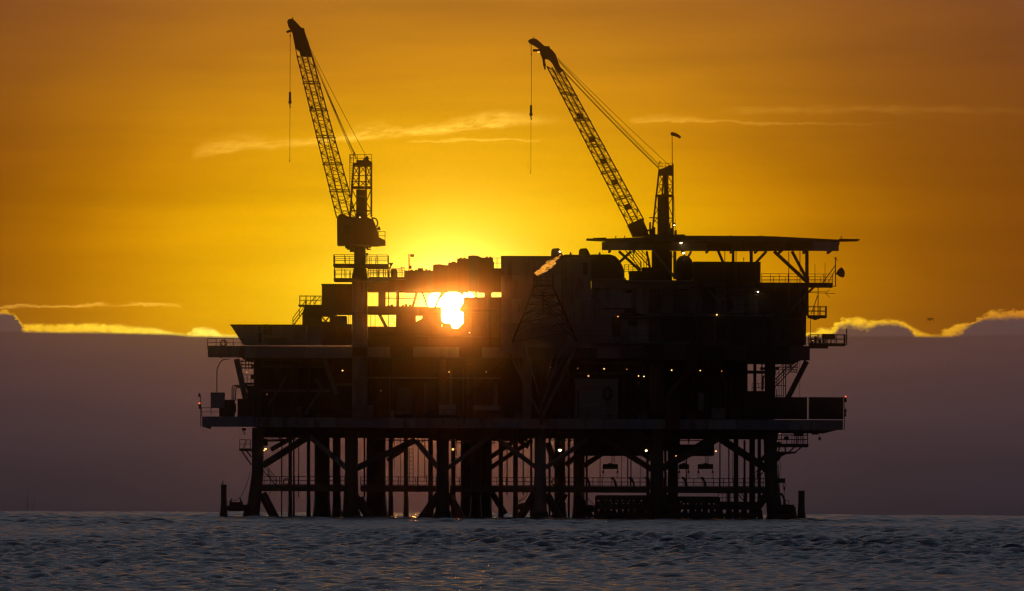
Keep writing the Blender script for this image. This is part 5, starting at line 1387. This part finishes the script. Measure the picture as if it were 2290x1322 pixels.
def fender_frame(label, u0, u1, n, y, vtop, seed):
    t = thing('fender_frame', label, 'fender', PX((u0 + u1) / 2, 1168, y), 'fender frames at the waterline')
    r = random.Random(seed)
    for v, w in ((vtop, 11), (1132, 12), (1150, 8)):
        pbar('waler', t, u0, v + (u0 - 1145) * .0044, u1, v + (u1 - 1145) * .0044, y, y, w, 'wet_pile', 'box')
    for k in range(n + 1):
        u = u0 + (u1 - u0) * k / n
        a = PX(u, vtop - 2, y + .3); b = Vector((a.x, y + .3, -2))
        w = r.uniform(6, 11)
        bar('fender_pile', t, a, b, w * MPP / 2, 'wet_pile', 'cyl8')
        lathe('growth', t, Matrix.Translation((a.x, y + .3, 0)), [(w * .03, 1.2), (w * .05, .5), (w * .055, 0), (w * .05, -.6)], 'wet_pile', 8)
        if k < n:
            u2 = u0 + (u1 - u0) * (k + 1) / n
            if k % 2: pbar('tie', t, u, vtop + 4, u2, 1130, y + .6, y + .6, 6, 'wet_pile', 'cyl6')
            else: pbar('tie', t, u2, vtop + 4, u, 1130, y + .6, y + .6, 6, 'wet_pile', 'cyl6')
            if k % 3 == 1: pbar('tie', t, u, 1136, u2, 1158, y + .6, y + .6, 4, 'wet_pile', 'cyl6')
            if k % 3 == 2: pbar('tie', t, u2, 1136, u, 1158, y + .6, y + .6, 4, 'wet_pile', 'cyl6')
fender_frame('dense timber fender frame at the water between the twin legs and brown leg', 1334, 1452, 9, 1.0, 1112, 1)
fender_frame('black fender frame at the water beyond the brown leg', 1490, 1606, 8, 1.0, 1114, 2)
fender_frame('sparser fender frame reaching to the last jacket leg', 1612, 1700, 5, 1.4, 1128, 3)
fender_frame('short fender frame outside the last jacket leg', 1738, 1776, 3, 2.0, 1136, 4)
bl = thing('boat_landing', 'small railed boat landing among the black fender frames', 'landing', PX(1600, 1122, 3))
pbox('floor', bl, 1606, 1122, 1700, 1127, 2, 4, 'black_steel')
railing(bl, [PX(1606, 1122, 2.2), PX(1642, 1122, 2.2)], .95, .5, 'black_steel', .03)
railing(bl, [PX(1688, 1122, 2.2), PX(1700, 1122, 2.2)], .95, .5, 'black_steel', .03)
for u in (1629, 1668):
    pbar('post', bl, u, 1100, u, 1130, 2.6, 2.6, 6, 'black_steel', 'cyl8')
stairs(bl, PX(1665, 1122, 6), PX(1648, 1102, 6), .8, 'black_steel')
ol = thing('outer_landing', 'low black landing with a rail beside the last jacket leg', 'landing', PX(1756, 1142, 3))
pbox('floor', ol, 1740, 1138, 1764, 1142, 2.2, 3.6, 'black_steel')
railing(ol, [PX(1752, 1138, 2.4), PX(1764, 1138, 2.4)], .95, .5, 'black_steel', .03)
pbox('fender_block', ol, 1763, 1141, 1777, 1172, 2.2, 3.4, 'wet_pile')

def dolphin(label, u, v, w, y):
    t = thing('mooring_pile', label, 'pile', PX(u, 1165, y), 'single mooring piles outside the jacket')
    a = PX(u, v, y); b = Vector((a.x, y, -2.5))
    bar('shaft', t, a, b, w * MPP / 2, 'wet_pile', 'cyl12')
    pbar('cap', t, u, v + 1, u, v - 1, y, y, w + 1, 'wet_pile', 'cyl12')
    lathe('growth', t, Matrix.Translation((a.x, y, 0)), [(w * .026, 2.0), (w * .029, 1.0), (w * .036, .2), (w * .034, -.6)], 'wet_pile', 12)
dolphin('lone mooring pile with a bird on top beside the camel log', 500.5, 1085, 13, 2)
dolphin('lone mooring pile standing clear of the last jacket leg', 1792.5, 1098.5, 14.5, 2)
cm = thing('mooring_camel', 'thick floating camel log with two bollard horns tied to the corner leg', 'mooring log', PX(530, 1140, 2.5))
tube('log', cm, [PX(508, 1137, 2.5), PX(514, 1136, 2.5), PX(530, 1135.5, 2.5), PX(548, 1135.5, 2.5), PX(558, 1134, 2.5)], [.28, .36, .40, .36, .34], 'wet_pile', 12)
pbox('saddle', cm, 513, 1123, 543, 1132, 2.1, 2.9, 'wet_pile')
for u, s in ((516.5, -1), (538.5, 1)):
    tube('bollard_horn', cm, [PX(u + s * .5, 1126, 2.5), PX(u, 1120, 2.5), PX(u - s * 1.5, 1114.5, 2.5)], [.14, .11, .05], 'wet_pile', 8)
rope(cm, PX(560, 1056, 2.5), PX(519, 1118, 2.5), .03, 1.1, 'mooring_line')
rope(cm, PX(516, 1119, 2.5), PX(505, 1123, 2.2), .025, .1, 'mooring_line')
cm2 = thing('mooring_camel', 'second camel log tied between the slim piles and the pale leg', 'mooring log', PX(1172, 1140, 4))
tube('log', cm2, [PX(1158, 1134, 4), PX(1170, 1133, 4), PX(1190, 1133, 4), PX(1196, 1133, 4)], [.3, .42, .42, .38], 'wet_pile', 12)
pbox('saddle', cm2, 1165, 1125, 1182, 1131, 3.7, 4.4, 'wet_pile')
rope(cm2, PX(1176, 1100, 4), PX(1160, 1122, 4), .03, .2, 'mooring_line')
cm3 = thing('mooring_camel', 'third camel log hanging beside the dense timber fender frame', 'mooring log', PX(1322, 1140, 4))
tube('log', cm3, [PX(1310, 1136, 4), PX(1322, 1137, 4), PX(1336, 1140, 4)], [.35, .42, .35], 'wet_pile', 12)
rope(cm3, PX(1312, 1112, 4), PX(1332, 1132, 4), .04, .0, 'mooring_line')

# side landings under the cellar deck
la = thing('side_landing', 'small railed landing clinging to the corner jacket leg', 'landing', PX(550, 1010, 3))
pbox('floor', la, 535, 1003, 562, 1009, 2, 4, 'dark_steel')
z = PX(548, 1003, 2.1).z
railing(la, [(PX(536, 1003, 3.9).x, 3.9, z), (PX(536, 1003, 2.1).x, 2.1, z), (PX(560, 1003, 2.1).x, 2.1, z)], .98, .6, 'dark_steel', .032)
pbar('strut', la, 541, 1009, 562, 1040, 3, 3, 3, 'dark_steel', 'cyl8')
pbar('strut', la, 552, 1009, 562, 1022, 3, 3, 3, 'dark_steel', 'cyl8')
pbar('rail_brace', la, 543, 1003, 553, 985, 3.6, 3.6, 1.6, 'dark_steel', 'cyl6')
pbox('locker', la, 588, 981, 598, 997, 3.4, 4.6, 'black_steel')
st = thing('stair_flight', 'stair dropping from the corner jacket leg to the walkway', 'stair', PX(612, 1085, 6))
stairs(st, PX(618, 1087, 6), PX(584, 1046, 6), .9, 'dark_steel')
st = thing('stair_flight', 'stair dropping behind the last jacket leg to the walkway', 'stair', PX(1690, 1085, 8))
stairs(st, PX(1676, 1088, 9), PX(1712, 1050, 9), .9, 'black_steel')
ra = thing('side_landing', 'wide railed landing hanging outside the last jacket leg with a lamp', 'landing', PX(1770, 1000, 3))
pbox('floor', ra, 1736, 992.5, 1808, 1000, 2, 5, 'black_steel')
z = PX(1772, 992.5, 2.1).z
railing(ra, [(PX(1736, 992, 2.1).x, 2.1, z), (PX(1806, 992, 2.1).x, 2.1, z), (PX(1806, 992, 4.9).x, 4.9, z), (PX(1736, 992, 4.9).x, 4.9, z)], 1.0, .55, 'black_steel', .032)
pbar('hanger', ra, 1806, 960, 1806, 995, 2.1, 2.1, 2.2, 'black_steel', 'cyl6')
prism('bracket', ra, [(1737, 1010), (1780, 1010), (1781, 1014), (1758, 1016), (1748, 1021), (1741, 1032), (1737, 1032)], 2.6, 3.2, 'black_steel')
for u0, v0, u1, v1 in ((1764, 1012, 1776, 1000), (1778, 1012, 1792, 1000), (1740, 1012, 1744, 1000), (1756, 1012, 1756, 1000)):
    pbar('strut', ra, u0, v0, u1, v1, 3, 3, 3.4, 'black_steel', 'cyl6')
pbox('pump', ra, 1754, 976, 1764, 984, 3.6, 4.3, 'black_steel')
pbox('pump', ra, 1776, 966, 1797, 975, 3.4, 4.6, 'black_steel')
for k in range(6):
    pbar('hose', ra, 1778 + k * 4, 975, 1776 + k * 4.4, 992, 3.6, 3.6, 2, 'black_steel', 'cyl6')
pl = thing('plate_hoist', 'small pad eye box under the outer end of the lower deck', 'pad eye', PX(1822, 970, 4))
for u in (1817, 1829):
    pbox('cheek', pl, u - 1.5, 962, u + 1.5, 972, 4.6, 4.9, 'black_steel')
pbox('bar', pl, 1818.6, 969, 1827.4, 972, 4.62, 4.88, 'black_steel')
bu = thing('hanging_float', 'dark round float hanging below the outer end of the lower deck', 'float', PX(1833, 985, 4))
lathe('ball', bu, Matrix.Translation(PX(1833, 981, 4)), [(.03, .2), (.13, .12), (.15, 0), (.12, -.12), (.03, -.18)], 'black_steel', 12)
rope(bu, PX(1832, 964, 4), PX(1833, 978, 4), .012, 0, 'cord')
rope(bu, PX(1834, 984, 4), PX(1836, 987, 4), .02, 0, 'cord')

# ================================================================ work lamps
LAMPS = [(766, 829, .14, 'lamp_warm', 2.5, 'lit lamp beside the thick pedestal under the middle deck'), (597, 882, .06, 'lamp_dim', 4, 'tiny lit lamp near the raked brace below the flared bulwark'),
         (917, 832, .07, 'lamp_dim', 6, 'dim lamp above the wide dim vessel'), (1004, 832, .17, 'lamp_warm', 6, 'bright lamp above the pipe bank under the sun'), (1087, 832, .10, 'lamp_warm', 6, 'lit lamp above the slim upright vessel'), (1051, 815, .05, 'lamp_dim', 6, 'tiny red lamp just below the middle deck girder under the sun'),
         (1050, 744, .08, 'lamp_white', 4.5, 'small white lamp just below the sun glare'), (852, 874, .11, 'lamp_dim', 5, 'orange lamp low beside the thick pedestal'), (1231, 822, .09, 'lamp_dim', 2, 'lamp seen between the fanned struts of the flare boom foot'),
         (1292, 824, .06, 'lamp_dim', 2.5, 'faint lamp above the corner of the pale cabin'), (1351, 825, .12, 'lamp_warm', 2.5, 'lit lamp above the roller door cabin'), (1402, 826, .07, 'lamp_dim', 2.5, 'faint lamp just past the roller door cabin'), (1428, 841, .11, 'lamp_warm', 4, 'first lamp of the close pair above the tall dark vessel'), (1440, 842, .12, 'lamp_warm', 4, 'second lamp of the close pair above the tall dark vessel'),
         (1502, 828, .12, 'lamp_warm', 3, 'lit lamp beside the thick brown column'), (1566, 829, .10, 'lamp_warm', 3, 'lamp beyond the thick brown raked brace'), (1614, 830, .07, 'lamp_dim', 3, 'faint lamp above the violet chest'), (1714, 831, .08, 'lamp_warm', 7, 'lamp in the open corner above the bent pipe'), (1729, 842, .10, 'lamp_warm', 7, 'lamp at the foot of the steep open stair'),
         (1382, 708, .12, 'lamp_dim', 2.6, 'red glowing lamp over a doorway of the quarters wall'), (1603, 704, .14, 'lamp_warm', 2.6, 'lamp over the recessed doorway below the helicopter deck'), (1695, 653, .16, 'lamp_white', 2.4, 'lamp lighting the grey wall below the plain black box house'),
         (1523, 543, .24, 'lamp_white', 4.0, 'bright floodlight on the helicopter deck girder'), (1529, 566, .22, 'lamp_white', 4.0, 'bright floodlight under the helicopter deck by the domed tank'), (1252, 563, .16, 'lamp_white', 3.6, 'white lamp on the first vent hood of the quarters roof'),
         (1013, 1005, .20, 'lamp_warm', 6, 'yellow lamp under the lower deck beside the third jacket leg'), (1122, 991, .13, 'lamp_warm', 6, 'yellow lamp on a slim pile under the lower deck'), (1252, 1007, .28, 'lamp_white', 6, 'brightest floodlight under the lower deck beside the pale leg'), (1445, 1008, .20, 'lamp_white', 6, 'floodlight under the lower deck beside the brown leg'),
         (1601, 1009, .14, 'lamp_warm', 6, 'lamp on the corner of the black soffit box over the hoist'), (594, 1004, .20, 'lamp_warm', 2.4, 'upper yellow lamp of the pair at the corner leg'), (591, 1007.5, .12, 'lamp_warm', 2.4, 'lower yellow lamp of the pair at the corner leg'),
         (805, 486, .08, 'lamp_white', .7, 'small white lamp on the first crane mast foot'), (833, 484, .06, 'lamp_white', .9, 'tiny white lamp behind the first crane mast'), (1508, 504, .13, 'lamp_white', 8.5, 'white lamp beside the tapering mast foot'), (1744, 970, .06, 'lamp_dim', 1.8, 'tiny orange lamp on the wide railed landing'), (1818, 762, .08, 'lamp_dim', 2.5, 'small lamp at the root of the long low balcony'), (1316, 841, .15, 'lamp_dim', 3.0, 'square dull lamp on the roof edge of the roller door cabin'),
         (552, 832, .06, 'lamp_warm', 7, 'small lamp behind the raked brace at the white deck end'), (1512, 1020, .14, 'lamp_dim', 12, 'amber lamp low between the brown leg and hoist')]
for u, v, r, m, y, lab in LAMPS:
    c = PX(u, v, y); r *= .62
    t = thing('work_lamp', lab, 'lamp', c, 'lit work lamps on the platform')
    lathe('lens', t, Matrix.Translation(c) @ Matrix.Rotation(math.radians(60), 4, 'X'), [(r * .5, -.3 * r), (r * .9, -.1 * r), (r, .25 * r), (r * .7, .6 * r), (r * .1, .75 * r)], m, 10)
    lathe('housing', t, Matrix.Translation(c + Vector((0, r * .5, r * .75))), [(r * 1.15, -.15 * r), (r * 1.1, .3 * r), (r * .5, .8 * r), (r * .2, 1.2 * r)], 'dark_steel', 10)
    bar('bracket', t, c + Vector((0, r * .5, r * 1.6)), c + Vector((0, r * 3 + .3, r * 1.8)), .03, 'dark_steel', 'cyl6')

# ================================================================ birds
def bird_body(t, M, s, perch=True):
    V, F = tube_geo([M @ Vector(p) * 1 for p in [(-.95 * s, 0, -.38 * s), (-.6 * s, 0, -.22 * s), (-.2 * s, 0, -.06 * s), (.15 * s, 0, .12 * s), (.32 * s, 0, .34 * s), (.42 * s, 0, .52 * s), (.55 * s, 0, .56 * s), (.66 * s, 0, .52 * s)]] if perch else
                    [M @ Vector(p) for p in [(-.7 * s, 0, 0), (-.45 * s, 0, .01 * s), (-.1 * s, 0, 0), (.25 * s, 0, .03 * s), (.42 * s, 0, .07 * s), (.55 * s, 0, .06 * s), (.66 * s, 0, .03 * s)]],
                    [.03 * s, .09 * s, .2 * s, .2 * s, .12 * s, .1 * s, .085 * s, .02 * s] if perch else [.03 * s, .07 * s, .14 * s, .13 * s, .08 * s, .07 * s, .015 * s], 8)
    return mesh('body', t, V, F, 'feathers', True)
b = thing('bird', 'cormorant perched upright on the lone mooring pile by the camel log', 'bird', PX(498, 1084, 2))
M = Matrix.Translation(PX(498.5, 1079, 2)) @ Matrix.Rotation(math.radians(-42), 4, 'Y')
bird_body(b, M, .36)
for s in (-.03, .05):
    q = PX(499, 1084, 2); bar('leg', b, q + Vector((s, 0, 0)), q + Vector((s - .02, 0, .14)), .015, 'dark_steel', 'cyl6')
b = thing('bird', 'small bird perched on the tip of the boom above the quarters', 'bird', PX(1194, 86, 7.5))
bird_body(b, Matrix.Translation(PX(1194, 84.2, 7.5)) @ Matrix.Rotation(math.radians(-40), 4, 'Y'), .2)
for s in (-.02, .03):
    q = PX(1193, 86.5, 7.5); bar('leg', b, q + Vector((s, 0, 0)), q + Vector((s, 0, .1)), .012, 'dark_steel', 'cyl6')
b = thing('bird', 'small bird perched on the walkway rail under the middle of the platform', 'bird', PX(954, 1067, 4.3))
bird_body(b, Matrix.Translation(PX(954, 1064, 4.3)) @ Matrix.Rotation(math.radians(12), 4, 'Y') @ Matrix.Rotation(math.pi, 4, 'Z'), .26)
q = PX(954, 1067.5, 4.3); bar('leg', b, q, q + Vector((0, 0, .12)), .015, 'dark_steel', 'cyl6')
g = thing('bird', 'gull in flight with bent wings above the dip in the clouds', 'bird', PX(2080, 718, -40))
c = PX(2080, 716.5, -40)
bird_body(g, Matrix.Translation(c) @ Matrix.Rotation(math.radians(-70), 4, 'Z') @ Matrix.Rotation(math.radians(6), 4, 'Y'), .34, False)
for s in (-1, 1):
    pts = [(0, 0, .03), (s * .13, .05, .20), (s * .25, .02, .20), (s * .35, -.06, -.02 + (.06 if s > 0 else -.08)), (s * .40, -.10, -.26 + (.1 if s > 0 else -.08))]
    ch = [.15, .17, .15, .10, .02]
    V, F = [], []
    for (x, y, z), w in zip(pts, ch):
        for dy, dz in ((w / 2, 0), (0, .06), (-w / 2, 0), (0, -.06)):
            V.append(c + Vector((x, y + dy, z + dz)))
    for i in range(4):
        for k in range(4):
            F.append((i * 4 + k, i * 4 + (k + 1) % 4, (i + 1) * 4 + (k + 1) % 4, (i + 1) * 4 + k))
    F += [(3, 2, 1, 0), (16, 17, 18, 19)]
    mesh('wing', g, V, F, 'feathers', True)

# ================================================================ far sailing boats, hull down on the horizon
for i, (u, hgt) in enumerate(((62, 16.0), (72, 13.5))):
    y = 1400.0 + 60 * i
    p = PX(u, 1146, y)
    t = thing('sailing_boat', ('taller bare mast of a distant sailing boat on the horizon', 'shorter leaning mast of a distant sailing boat on the horizon')[i], 'boat', (p.x, y, 0), 'sailing boats far off')
    V, F = [], []
    sec = [(-3, .1, .30), (-1.8, .6, .30), (0, .9, .26), (1.8, .6, .30), (3.2, .05, .36)]
    for x, w, h in sec:
        V += [Vector((p.x + x, y - w, h)), Vector((p.x + x, y + w, h)), Vector((p.x + x * .9, y, -.4))]
    for k in range(4):
        for j in range(3):
            F.append((k * 3 + j, k * 3 + (j + 1) % 3, (k + 1) * 3 + (j + 1) % 3, (k + 1) * 3 + j))
    F += [(2, 1, 0), (12, 13, 14)]
    mesh('hull', t, V, F, 'grey_steel')
    lean = .0 if i == 0 else 1.2
    bar('mast', t, (p.x, y, .2), (p.x + lean, y, hgt * .42), .07, 'dark_steel', 'cyl6')
    bar('spreader', t, (p.x - .6, y, hgt * .34), (p.x + .6, y, hgt * .34), .03, 'dark_steel', 'cyl6')
    bar('boom', t, (p.x, y, 1.2), (p.x - 1.6, y, 1.25), .03, 'dark_steel', 'cyl6')

# ================================================================ small gear that breaks up the walls, roofs and edges
def pipe_rack(label, runs, y, mat='dark_steel', drops=()):
    u, v = runs[0][0], runs[0][1]
    t = thing('pipe_rack', label, 'pipework', PX(u, v, y))
    for u0, v0, u1, v1, w in runs:
        pbar('pipe', t, u0, v0, u1, v1, y, y, w, mat, 'cyl8')
        n = max(2, int(abs(u1 - u0) / 22))
        for k in range(n):
            f = (k + .5) / n
            pbox('clamp', t, u0 + (u1 - u0) * f - 1.2, v0 + (v1 - v0) * f - w * .7, u0 + (u1 - u0) * f + 1.2, v0 + (v1 - v0) * f + w * .7, y - .12, y + .3, mat)
    for u0, v0, v1, w in drops:
        pbar('riser', t, u0, v0, u0, v1, y - .05, y - .05, w, mat, 'cyl8')
        pbox('valve', t, u0 - w, (v0 + v1) / 2 - 3, u0 + w, (v0 + v1) / 2 + 3, y - .3, y + .2, mat)
    return t
pipe_rack('three dark pipe runs across the shadowed cabins below the helicopter deck', [(1470, 652, 1790, 654, 3), (1480, 658, 1700, 659, 2.2), (1440, 712, 1800, 714, 3.4)], 2.9, 'dark_steel', [(1484, 640, 712, 2.4), (1546, 640, 764, 3), (1560, 652, 764, 2), (1634, 654, 764, 2.6), (1708, 652, 764, 2.4), (1738, 640, 764, 3)])
pipe_rack('pipe runs along the foot of the pale quarters wall', [(1124, 742, 1200, 743, 3), (1124, 748, 1220, 749, 2.4), (1250, 736, 1330, 738, 2.6)], 2.7, 'grey_steel', [(1140, 700, 768, 2.4), (1284, 640, 768, 2.6), (1310, 690, 768, 2)])
pipe_rack('sagging service pipes on the dark framed module below the sun', [(830, 744, 986, 746, 3), (836, 752, 1120, 756, 4), (1044, 690, 1118, 692, 2.6), (1044, 700, 1118, 702, 2.2)], 5.6, 'rusty_steel', [(860, 736, 776, 2.6), (902, 734, 776, 2), (958, 734, 776, 3), (1052, 670, 776, 2.4), (1098, 670, 776, 3.2), (1112, 680, 776, 2)])
pipe_rack('thin pipes slung under the middle deck edge by the flared bulwark', [(590, 808, 780, 810, 2.4), (600, 815, 720, 816, 2)], 2.4, 'dark_steel', [(612, 806, 930, 2.4), (655, 806, 930, 2), (690, 822, 930, 3), (760, 806, 930, 2.4)])
pipe_rack('pipes slung under the middle deck edge beside the roller door cabin', [(1300, 812, 1460, 814, 2.6), (1226, 842, 1282, 842, 2.2)], 2.2, 'dark_steel', [(1270, 808, 930, 2.6), (1396, 808, 935, 3), (1412, 812, 935, 2), (1424, 850, 935, 2.4)])
pipe_rack('drain pipes hanging below the lower deck girder', [(600, 982, 690, 983, 2), (830, 984, 960, 985, 2.4), (1020, 990, 1110, 991, 2), (1230, 984, 1300, 985, 2.2), (1520, 985, 1600, 986, 2.2)], 9, 'dark_steel', [(625, 972, 986, 2), (668, 972, 1010, 1.4), (880, 972, 990, 2), (944, 972, 1004, 1.4), (1060, 975, 1000, 2), (1140, 975, 1008, 1.4), (1275, 972, 1000, 2), (1540, 975, 996, 2), (1625, 975, 1000, 1.6)])

def wall_ladder(label, u, v0, v1, y, mat='dark_steel'):
    t = thing('wall_ladder', label, 'ladder', PX(u, v1, y))
    for du in (-4, 4):
        pbar('stile', t, u + du, v0 - 6, u + du, v1, y, y, 1.4, mat, 'cyl6')
    n = int((v1 - v0) / 6)
    for k in range(n):
        pbar('rung', t, u - 4, v0 + k * 6, u + 4, v0 + k * 6, y, y, 1, mat, 'cyl6')
    for k in range(0, n, 3):
        tube('hoop', t, [PX(u + 6 * math.cos(a), v0 + k * 6, y - .35 * math.sin(a)) for a in np.linspace(0, math.pi, 7)], .02, mat, 5)
wall_ladder('caged ladder on the pale quarters wall beside the flare tower', 1262, 580, 768, 2.75)
wall_ladder('caged ladder on the dark block beside the crane pedestal', 742, 640, 704, 3.7)
wall_ladder('caged ladder on the black wall below the plain box house', 1670, 644, 766, 3.0, 'black_steel')
wall_ladder('caged ladder down the thick brown column by the rusty locker', 1480, 812, 936, 2.0, 'rusty_steel')

def roof_unit(label, u0, v0, u1, v1, y, mat='dark_steel', fan=True):
    t = thing('roof_unit', label, 'ventilation unit', PX((u0 + u1) / 2, v1, y))
    pbox('casing', t, u0, v0, u1, v1, y, y + 1.2, mat)
    for k in range(3):
        pbox('louvre', t, u0 + 1, v0 + 1.4 + k * (v1 - v0 - 2) / 3, u1 - 1, v0 + 2.2 + k * (v1 - v0 - 2) / 3, y - .05, y - .004, mat)
    if fan:
        p = PX((u0 + u1) / 2, v0, y + .6)
        lathe('fan_cowl', t, Matrix.Translation(p), [((u1 - u0) * .018, 0), ((u1 - u0) * .018, .12), ((u1 - u0) * .012, .2)], mat, 10)
    for u in (u0 + 1, u1 - 1):
        pbar('foot', t, u, v1 - .5, u, v1 + 1.5, y + .6, y + .6, 1.6, mat, 'box')
roof_unit('small ventilation unit on the lowest step of the stepped roof', 934, 599.5, 946, 604, 7, 'dark_steel', False)

def life_ring(label, u, v, y):
    t = thing('life_ring', label, 'life ring', PX(u, v, y), 'life rings hung on the rails')
    V, F = [], []
    c = PX(u, v, y); R0, r0, n, m = .32, .075, 16, 8
    for i in range(n):
        a = 2 * math.pi * i / n
        for j in range(m):
            b = 2 * math.pi * j / m
            V.append(c + Vector(((R0 + r0 * math.cos(b)) * math.cos(a), r0 * math.sin(b), (R0 + r0 * math.cos(b)) * math.sin(a))))
    for i in range(n):
        for j in range(m):
            F.append((i * m + j, ((i + 1) % n) * m + j, ((i + 1) % n) * m + (j + 1) % m, i * m + (j + 1) % m))
    mesh('ring', t, V, F, 'cloth_red', True)
    bar('hanger', t, c + Vector((0, 0, R0)), c + Vector((0, .05, R0 + .18)), .015, 'dark_steel', 'cyl6')
life_ring('life ring on the walkway rail beside the corner jacket leg', 640, 1077, 2.6)
life_ring('life ring on the walkway rail beside the pale jacket leg', 1240, 1078, 2.6)
life_ring('life ring on the lower deck rail under the rusty locker bay', 1545, 931, .4)
life_ring('life ring on the rail of the white deck end', 500, 768, 0.0)

def hose_loop(label, pts, r, y):
    t = thing('hanging_hose', label, 'hose', PX(pts[0][0], pts[0][1], y), 'hoses hanging below the decks')
    P3 = [PX(u, v, y) for u, v in pts]
    fine_ = []
    for i in range(len(P3) - 1):
        for k in range(4):
            fine_.append(P3[i].lerp(P3[i + 1], k / 4))
    fine_.append(P3[-1])
    tube('hose', t, fine_, r, 'black_steel', 6)
    lathe('coupling', t, Matrix.Translation(P3[-1]), [(r * 1.2, -.12), (r * 1.5, 0), (r * 1.2, .12)], 'dark_steel', 8)
hose_loop('hose looping under the walkway beside the corner jacket leg', [(590, 1100), (592, 1106), (597, 1111), (602, 1107), (604, 1100)], .03, 3)
hose_loop('hose trailing from the walkway beside the slim piles', [(1180, 1100), (1178, 1108), (1172, 1116), (1162, 1120)], .035, 4)
hose_loop('hose hanging from the outer landing rail', [(1744, 1030), (1745, 1050), (1743, 1070), (1744, 1110)], .03, 2.2)
hose_loop('hose dangling from the lower deck beside the blue end', [(545, 958), (545, 966), (547, 970)], .05, 1)
hose_loop('thin line dangling from the main deck edge over the black containers', [(1788, 806), (1788, 850), (1788, 888)], .015, 3)

# brackets under the long deck edges
for name, label, u0, u1, v, n, y in (('edge_brackets', 'row of small brackets below the pale lower deck girder', 590, 1870, 958.5, 34, 0.0), ('edge_brackets', 'row of small brackets below the middle deck girder', 480, 1790, 802.5, 30, 0.05)):
    t = thing(name, label, 'bracket', PX((u0 + u1) / 2, v, y))
    for k in range(n):
        u = u0 + (u1 - u0) * (k + .3 + .4 * ((k * 7) % 5) / 5) / n
        dz = (u - 1145) * .0048
        h = 2 + (k * 3) % 5
        pbox('bracket', t, u, v + dz, u + 3 + (k % 3) * 2, v + dz + h, y + .02, y + .22, 'dark_steel')
# clutter along the lower deck edge
kinds = [(600, 12, 18), (640, 20, 12), (664, 8, 22), (700, 16, 10), (748, 14, 16), (846, 18, 14), (872, 10, 20), (930, 14, 12), (1030, 16, 14), (1130, 12, 18), (1150, 14, 10), (1232, 18, 16), (1262, 12, 20), (1404, 14, 18), (1428, 18, 12), (1540, 14, 20), (1636, 18, 16)]
words_ = ['nearest the corner leg', 'beyond the corner leg drum', 'tall and narrow past the low chest', 'low and wide under the grey brace', 'in front of the crane pedestal side', 'just past the grey pedestal locker', 'tall beside the wide dim vessel', 'low beside the narrow pale vessel', 'between the white cabinet and long locker', 'just past the long white locker', 'low beside the pale flare column', 'right under the flare struts', 'tall beside the roller door cabin', 'after the roller door cabin', 'low before the brown column', 'tall beyond the rusty locker', 'beside the violet chest']
for i, (u, w, h) in enumerate(kinds):
    dz = (u - 1145) * .0048
    t = thing('deck_crate', 'dark gear on the lower deck edge, ' + words_[i], 'deck gear', PX(u, 937 + dz, 2), 'gear along the lower deck edge')
    m = ('dark_steel', 'rusty_steel', 'grey_steel', 'black_steel')[i % 4]
    if i % 3 == 0:
        a = PX(u + w / 2, 937 + dz, 2.2)
        r = w * MPP / 2; hh_ = h * MPP
        lathe('drum', t, Matrix.Translation(a), [(r * .95, 0), (r, .05), (r, hh_ * .33), (r * 1.04, hh_ * .35), (r, hh_ * .37), (r, hh_ * .66), (r * 1.04, hh_ * .68), (r, hh_ * .7), (r, hh_ - .04), (r * .9, hh_)], m, 14)
        bar('bung', t, a + Vector((r * .5, 0, hh_)), a + Vector((r * .5, 0, hh_ + .06)), .05, 'black_steel', 'cyl8')
    else:
        pbox('box', t, u, 937 + dz - h, u + w, 937 + dz, 1.6, 2.8, m)
        pbox('lid', t, u - .8, 935 + dz - h, u + w + .8, 937 + dz - h - .05, 1.5, 2.9, m)
        for f in (.25, .75):
            pbox('strap', t, u + w * f - .8, 937.2 + dz - h, u + w * f + .8, 936.8 + dz, 1.55, 1.598, 'black_steel')

# ================================================================ evening haze over the sea
def build_haze():
    me = bpy.data.meshes.new('haze')
    n = 48; r = 2320.0
    v = [(r * math.cos(2 * math.pi * i / n), -DIST + r * math.sin(2 * math.pi * i / n), z) for z in (-2.0, 60.0) for i in range(n)]
    f = [(i, (i + 1) % n, n + (i + 1) % n, n + i) for i in range(n)] + [tuple(range(n - 1, -1, -1)), tuple(range(n, 2 * n))]
    me.from_pydata(v, [], f); me.update()
    m = bpy.data.materials.new('haze_air'); m.use_nodes = True
    t = m.node_tree; t.nodes.clear()
    pv = t.nodes.new('ShaderNodeVolumePrincipled')
    pv.inputs['Color'].default_value = (0.95, 0.82, 0.70, 1)
    pv.inputs['Density'].default_value = HAZE_DENSITY
    pv.inputs['Anisotropy'].default_value = HAZE_G
    o = t.nodes.new('ShaderNodeOutputMaterial'); t.links.new(pv.outputs[0], o.inputs['Volume'])
    me.materials.append(m)
    h = link('haze', me, Matrix.Identity(4))
    h['kind'] = 'stuff'; h['label'] = 'thin glowing evening haze over the whole sea'
HAZE_DENSITY, HAZE_G = 1.35e-4, 0.995
build_haze()
